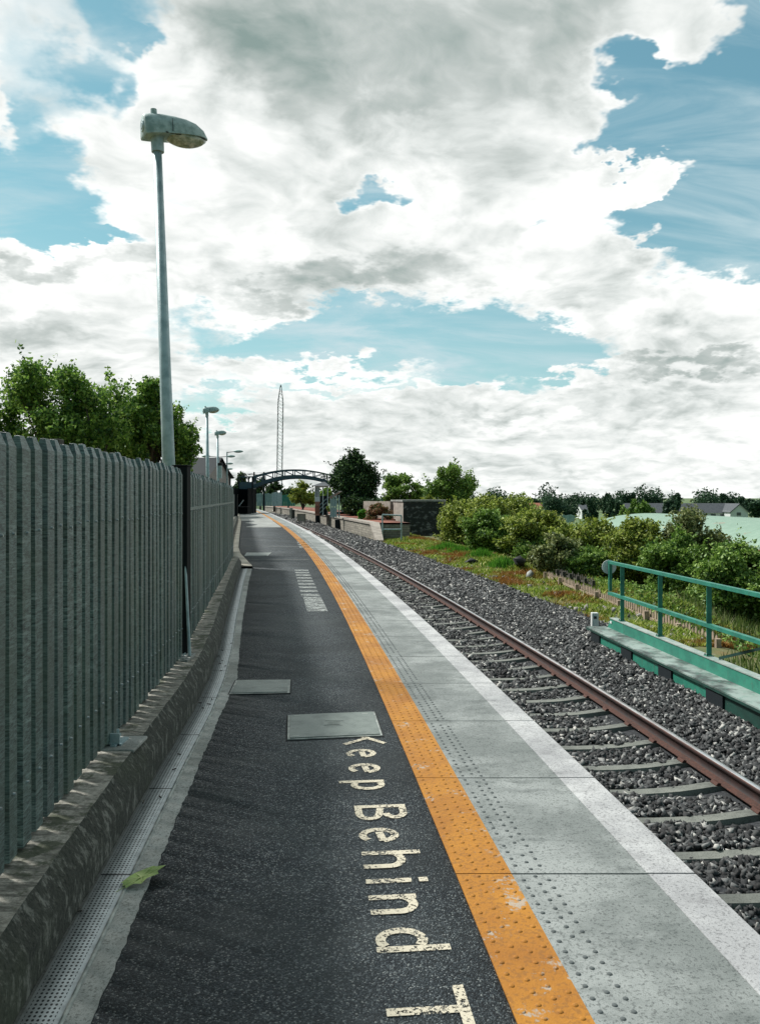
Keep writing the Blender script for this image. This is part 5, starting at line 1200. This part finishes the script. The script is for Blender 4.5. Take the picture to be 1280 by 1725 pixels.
# concrete block building
bz0 = -.95; bk = empty('concrete_block', wp(679, 895, 57)[:2] + (bz0,), label='square concrete block building, its front coloured in shade and left side in sunlight', cat='bunker')
bw = (748 - 679) / F * 57; bh = wp(0, 845, 57)[2] - bz0; lx = wp(659, 0, 62)[0] - wp(679, 0, 57)[0]
mb = MB(); mb.add([(0, 0, -.2), (bw, .2, -.2), (bw, .2, bh), (0, 0, bh)], [(0, 1, 2, 3)]); mb.add([(bw, .2, -.2), (bw + .5, 5, -.2), (bw + .5, 5, bh), (bw, .2, bh)], [(0, 1, 2, 3)]); mb.build('front_wall', M_bunk, bk)  # front and right walls coloured dark for the side away from the sun
mb = MB(); mb.add([(0, 0, -.2), (lx, 5, -.2), (lx, 5, bh), (0, 0, bh)], [(0, 3, 2, 1)]); mb.add([(lx, 5, -.2), (bw + .5, 5, -.2), (bw + .5, 5, bh), (lx, 5, bh)], [(0, 3, 2, 1)]); mb.build('side_wall', M_bunkl, bk)  # same concrete coloured paler to paint the sunlit left side
mb = MB(); mb.add([(-.06, -.06, bh), (bw + .06, .14, bh), (bw + .56, 5, bh), (lx - .06, 5, bh), (-.06, -.06, bh + .12), (bw + .06, .14, bh + .12), (bw + .56, 5, bh + .12), (lx - .06, 5, bh + .12)], [(4, 5, 6, 7), (0, 1, 5, 4), (1, 2, 6, 5), (2, 3, 7, 6), (3, 0, 4, 7), (0, 3, 2, 1)]); mb.build('roof_slab', M_conc, bk)
# pale low wall running left from the block
a = wp(615, 0, 66); mb = MB(); mb.beam((a[0], 66, .55), (wp(660, 0, 61)[0], 61.2, .55), .3, 1.5); tag(mb.build('garden_wall', M_bunkl), 'pale wall running behind the flowering bush to the concrete block', 'wall')
# grey tube barrier
e_ = empty('tube_barrier', wp(644, 0, 50)[:2] + (-.9,), label='grey tubular barrier frame at the end of the opposite platform', cat='barrier'); wd = 32 / F * 50; z0_, z1_ = wp(0, 892, 50)[2] + .9, wp(0, 867, 50)[2] + .9
for nm, a, b in (('post', (0, 0, -.2), (0, 0, z1_)), ('post', (wd, 0, -.2), (wd, 0, z1_ - .05)), ('rail', (0, 0, z1_), (wd, 0, z1_ - .05)), ('rail', (0, 0, z0_), (wd, 0, z0_))): mb = MB(); mb.tube(a, b, .045, .045, 8); mb.build(nm, M_galv, e_)

# ------------------------------------------------------------------ far buildings
def house(name, x0, x1, yr_, ye, yb, D, label, dep=8, wallm=None, roofm=None, gable=None, wins=()):
    kx = D / F; X0, X1 = (x0 - 640) * kx, (x1 - 640) * kx; zr, ze, zb = [EYE - (v - 838) * kx for v in (yr_, ye, yb)]
    e_ = empty(name, (X0, D, zb), label=label, cat='house'); L = X1 - X0; zr -= zb; ze -= zb
    mb = MB(); mb.box(0, L, 0, dep, -1, ze); mb.add([(0, 0, ze), (0, dep, ze), (0, dep / 2, zr)], [(0, 1, 2)]).add([(L, 0, ze), (L, dep, ze), (L, dep / 2, zr)], [(0, 2, 1)]); mb.build('wall', wallm or M_wht, e_)
    mb = MB(); mb.add([(-.3, -.4, ze - .15), (L + .3, -.4, ze - .15), (L + .3, dep / 2, zr + .1), (-.3, dep / 2, zr + .1), (L + .3, dep + .4, ze - .15), (-.3, dep + .4, ze - .15)], [(0, 1, 2, 3), (3, 2, 4, 5)]); mb.build('roof', roofm or M_slate, e_)
    for (a, b) in wins:
        mb = MB(); mb.box(a, b, -.06, .02, ze * .35, ze * .8); wn = mb.build('window', M_glass, e_)
    return e_
bung = house('bungalow', 1055, 1232, 848.5, 863, 876, 200, 'long low bungalow with a dark slate roof beyond the green barn roof', wins=[(3, 4.5), (8, 9.5), (17, 18.5), (21, 22.2), (23.4, 24.5)])
kx = 196 / F; gx = (1245 - 640) * kx
e_ = empty('gabled_house', (gx, 196, EYE - 38 * kx), label='white gable ended house joined to the right end of the bungalow', cat='house')
mb = MB(); hw = 15 * kx; ze = 15 * kx; zr = 27 * kx; mb.add([(-hw, 0, -1), (hw, 0, -1), (hw, 0, ze), (0, 0, zr), (-hw, 0, ze)], [(0, 1, 2, 3, 4)]); mb.box(-hw + .01, hw - .01, .02, 10, -1, ze); mb.build('wall', M_wht, e_)
mb = MB(); mb.add([(-hw - .3, -.4, ze - .3), (0, -.4, zr + .12), (0, 10.3, zr + .12), (-hw - .3, 10.3, ze - .3), (hw + .3, -.4, ze - .3), (hw + .3, 10.3, ze - .3), (0, -.4, zr - .12), (-hw - .3, -.4, ze - .55), (hw + .3, -.4, ze - .55)], [(0, 1, 2, 3), (1, 4, 5, 2), (0, 7, 6, 1), (1, 6, 8, 4)]); mb.build('roof', M_slate, e_)
mb = MB(); mb.box(-.6, .4, -.06, .01, ze * .5, ze * .85); mb.build('window', M_glass, e_)
house('white_house', 980, 992, 851, 858, 868, 210, 'small white house end showing between the far trees', dep=6)
house('red_roofed_house', 884, 914, 848, 856, 866, 190, 'red roofed house behind the hedge left of the round oak', dep=6, roofm=M_rustr)
boardfence('steel_fence', 925, 968, 868, 878, 120, M_fgal, 'pale blue fence in front of the large round oak')
# houses behind the palisade fence
house('gable_roof_house', 300, 348, 768, 798, 850, 60, 'grey roofed building behind the ash trees, left of the second lamp post', dep=9, wallm=M_lead, roofm=M_dkm)
house('shed', 349, 368, 790, 800, 850, 72, 'low dark roofed shed between the second and third lamp posts', dep=6, wallm=M_dkm, roofm=M_slate)
# barrel roofed barn
bn = empty('barn', (31.2, 38, -4.2), rz=math.atan2(31.2 - 27.5, 82 - 38), label='green curved sheet roof of a barn with rust along its near edge', cat='barn')
rad, hgt, Lb = 6.5, 1.75, 44; EV = 2.45; mb = MB(); nseg = 26; V = []
for yy in np.linspace(0, Lb, 12):
    for i in range(nseg + 1):
        a = math.pi * i / nseg; V.append((-rad * math.cos(a), yy, EV + hgt * math.sin(a)))
n = nseg + 1; mb.add(V, [(j * n + i, j * n + i + 1, (j + 1) * n + i + 1, (j + 1) * n + i) for j in range(11) for i in range(nseg)]); mb.build('roof', M_roofg, bn, smooth=True)
mb = MB(); arcp = [(-rad * math.cos(math.pi * i / nseg), EV + hgt * math.sin(math.pi * i / nseg)) for i in range(nseg + 1)]
for a, b in zip(arcp[:-1], arcp[1:]): mb.beam((a[0], -.05, a[1]), (b[0], -.05, b[1]), .25, .22)
mb.build('rusty_verge', M_rustr, bn); mb = MB(); mb.box(-rad - .12, -rad + .1, 0, 24, EV - .25, EV + .08); mb.build('rusty_eave', M_rustr, bn)
for y in (.3, Lb): mb = MB(); mb.add([(a, y, b) for a, b in arcp] + [(rad, y, -2), (-rad, y, -2)], [tuple(range(len(arcp) + 2))]); mb.build('end_wall', M_rustr if y < 1 else M_roofg, bn)
for s_ in (-rad, rad): mb = MB(); mb.box(s_ - .05, s_ + .05, 0, Lb, -2, EV); mb.build('side_wall', M_roofg, bn)

sc.render.resolution_x = 759; sc.render.resolution_y = 1024
sc.cycles.max_bounces = 6; sc.cycles.diffuse_bounces = 3; sc.cycles.glossy_bounces = 2; sc.cycles.transparent_max_bounces = 6; sc.cycles.transmission_bounces = 2
sc.cycles.use_denoising = True
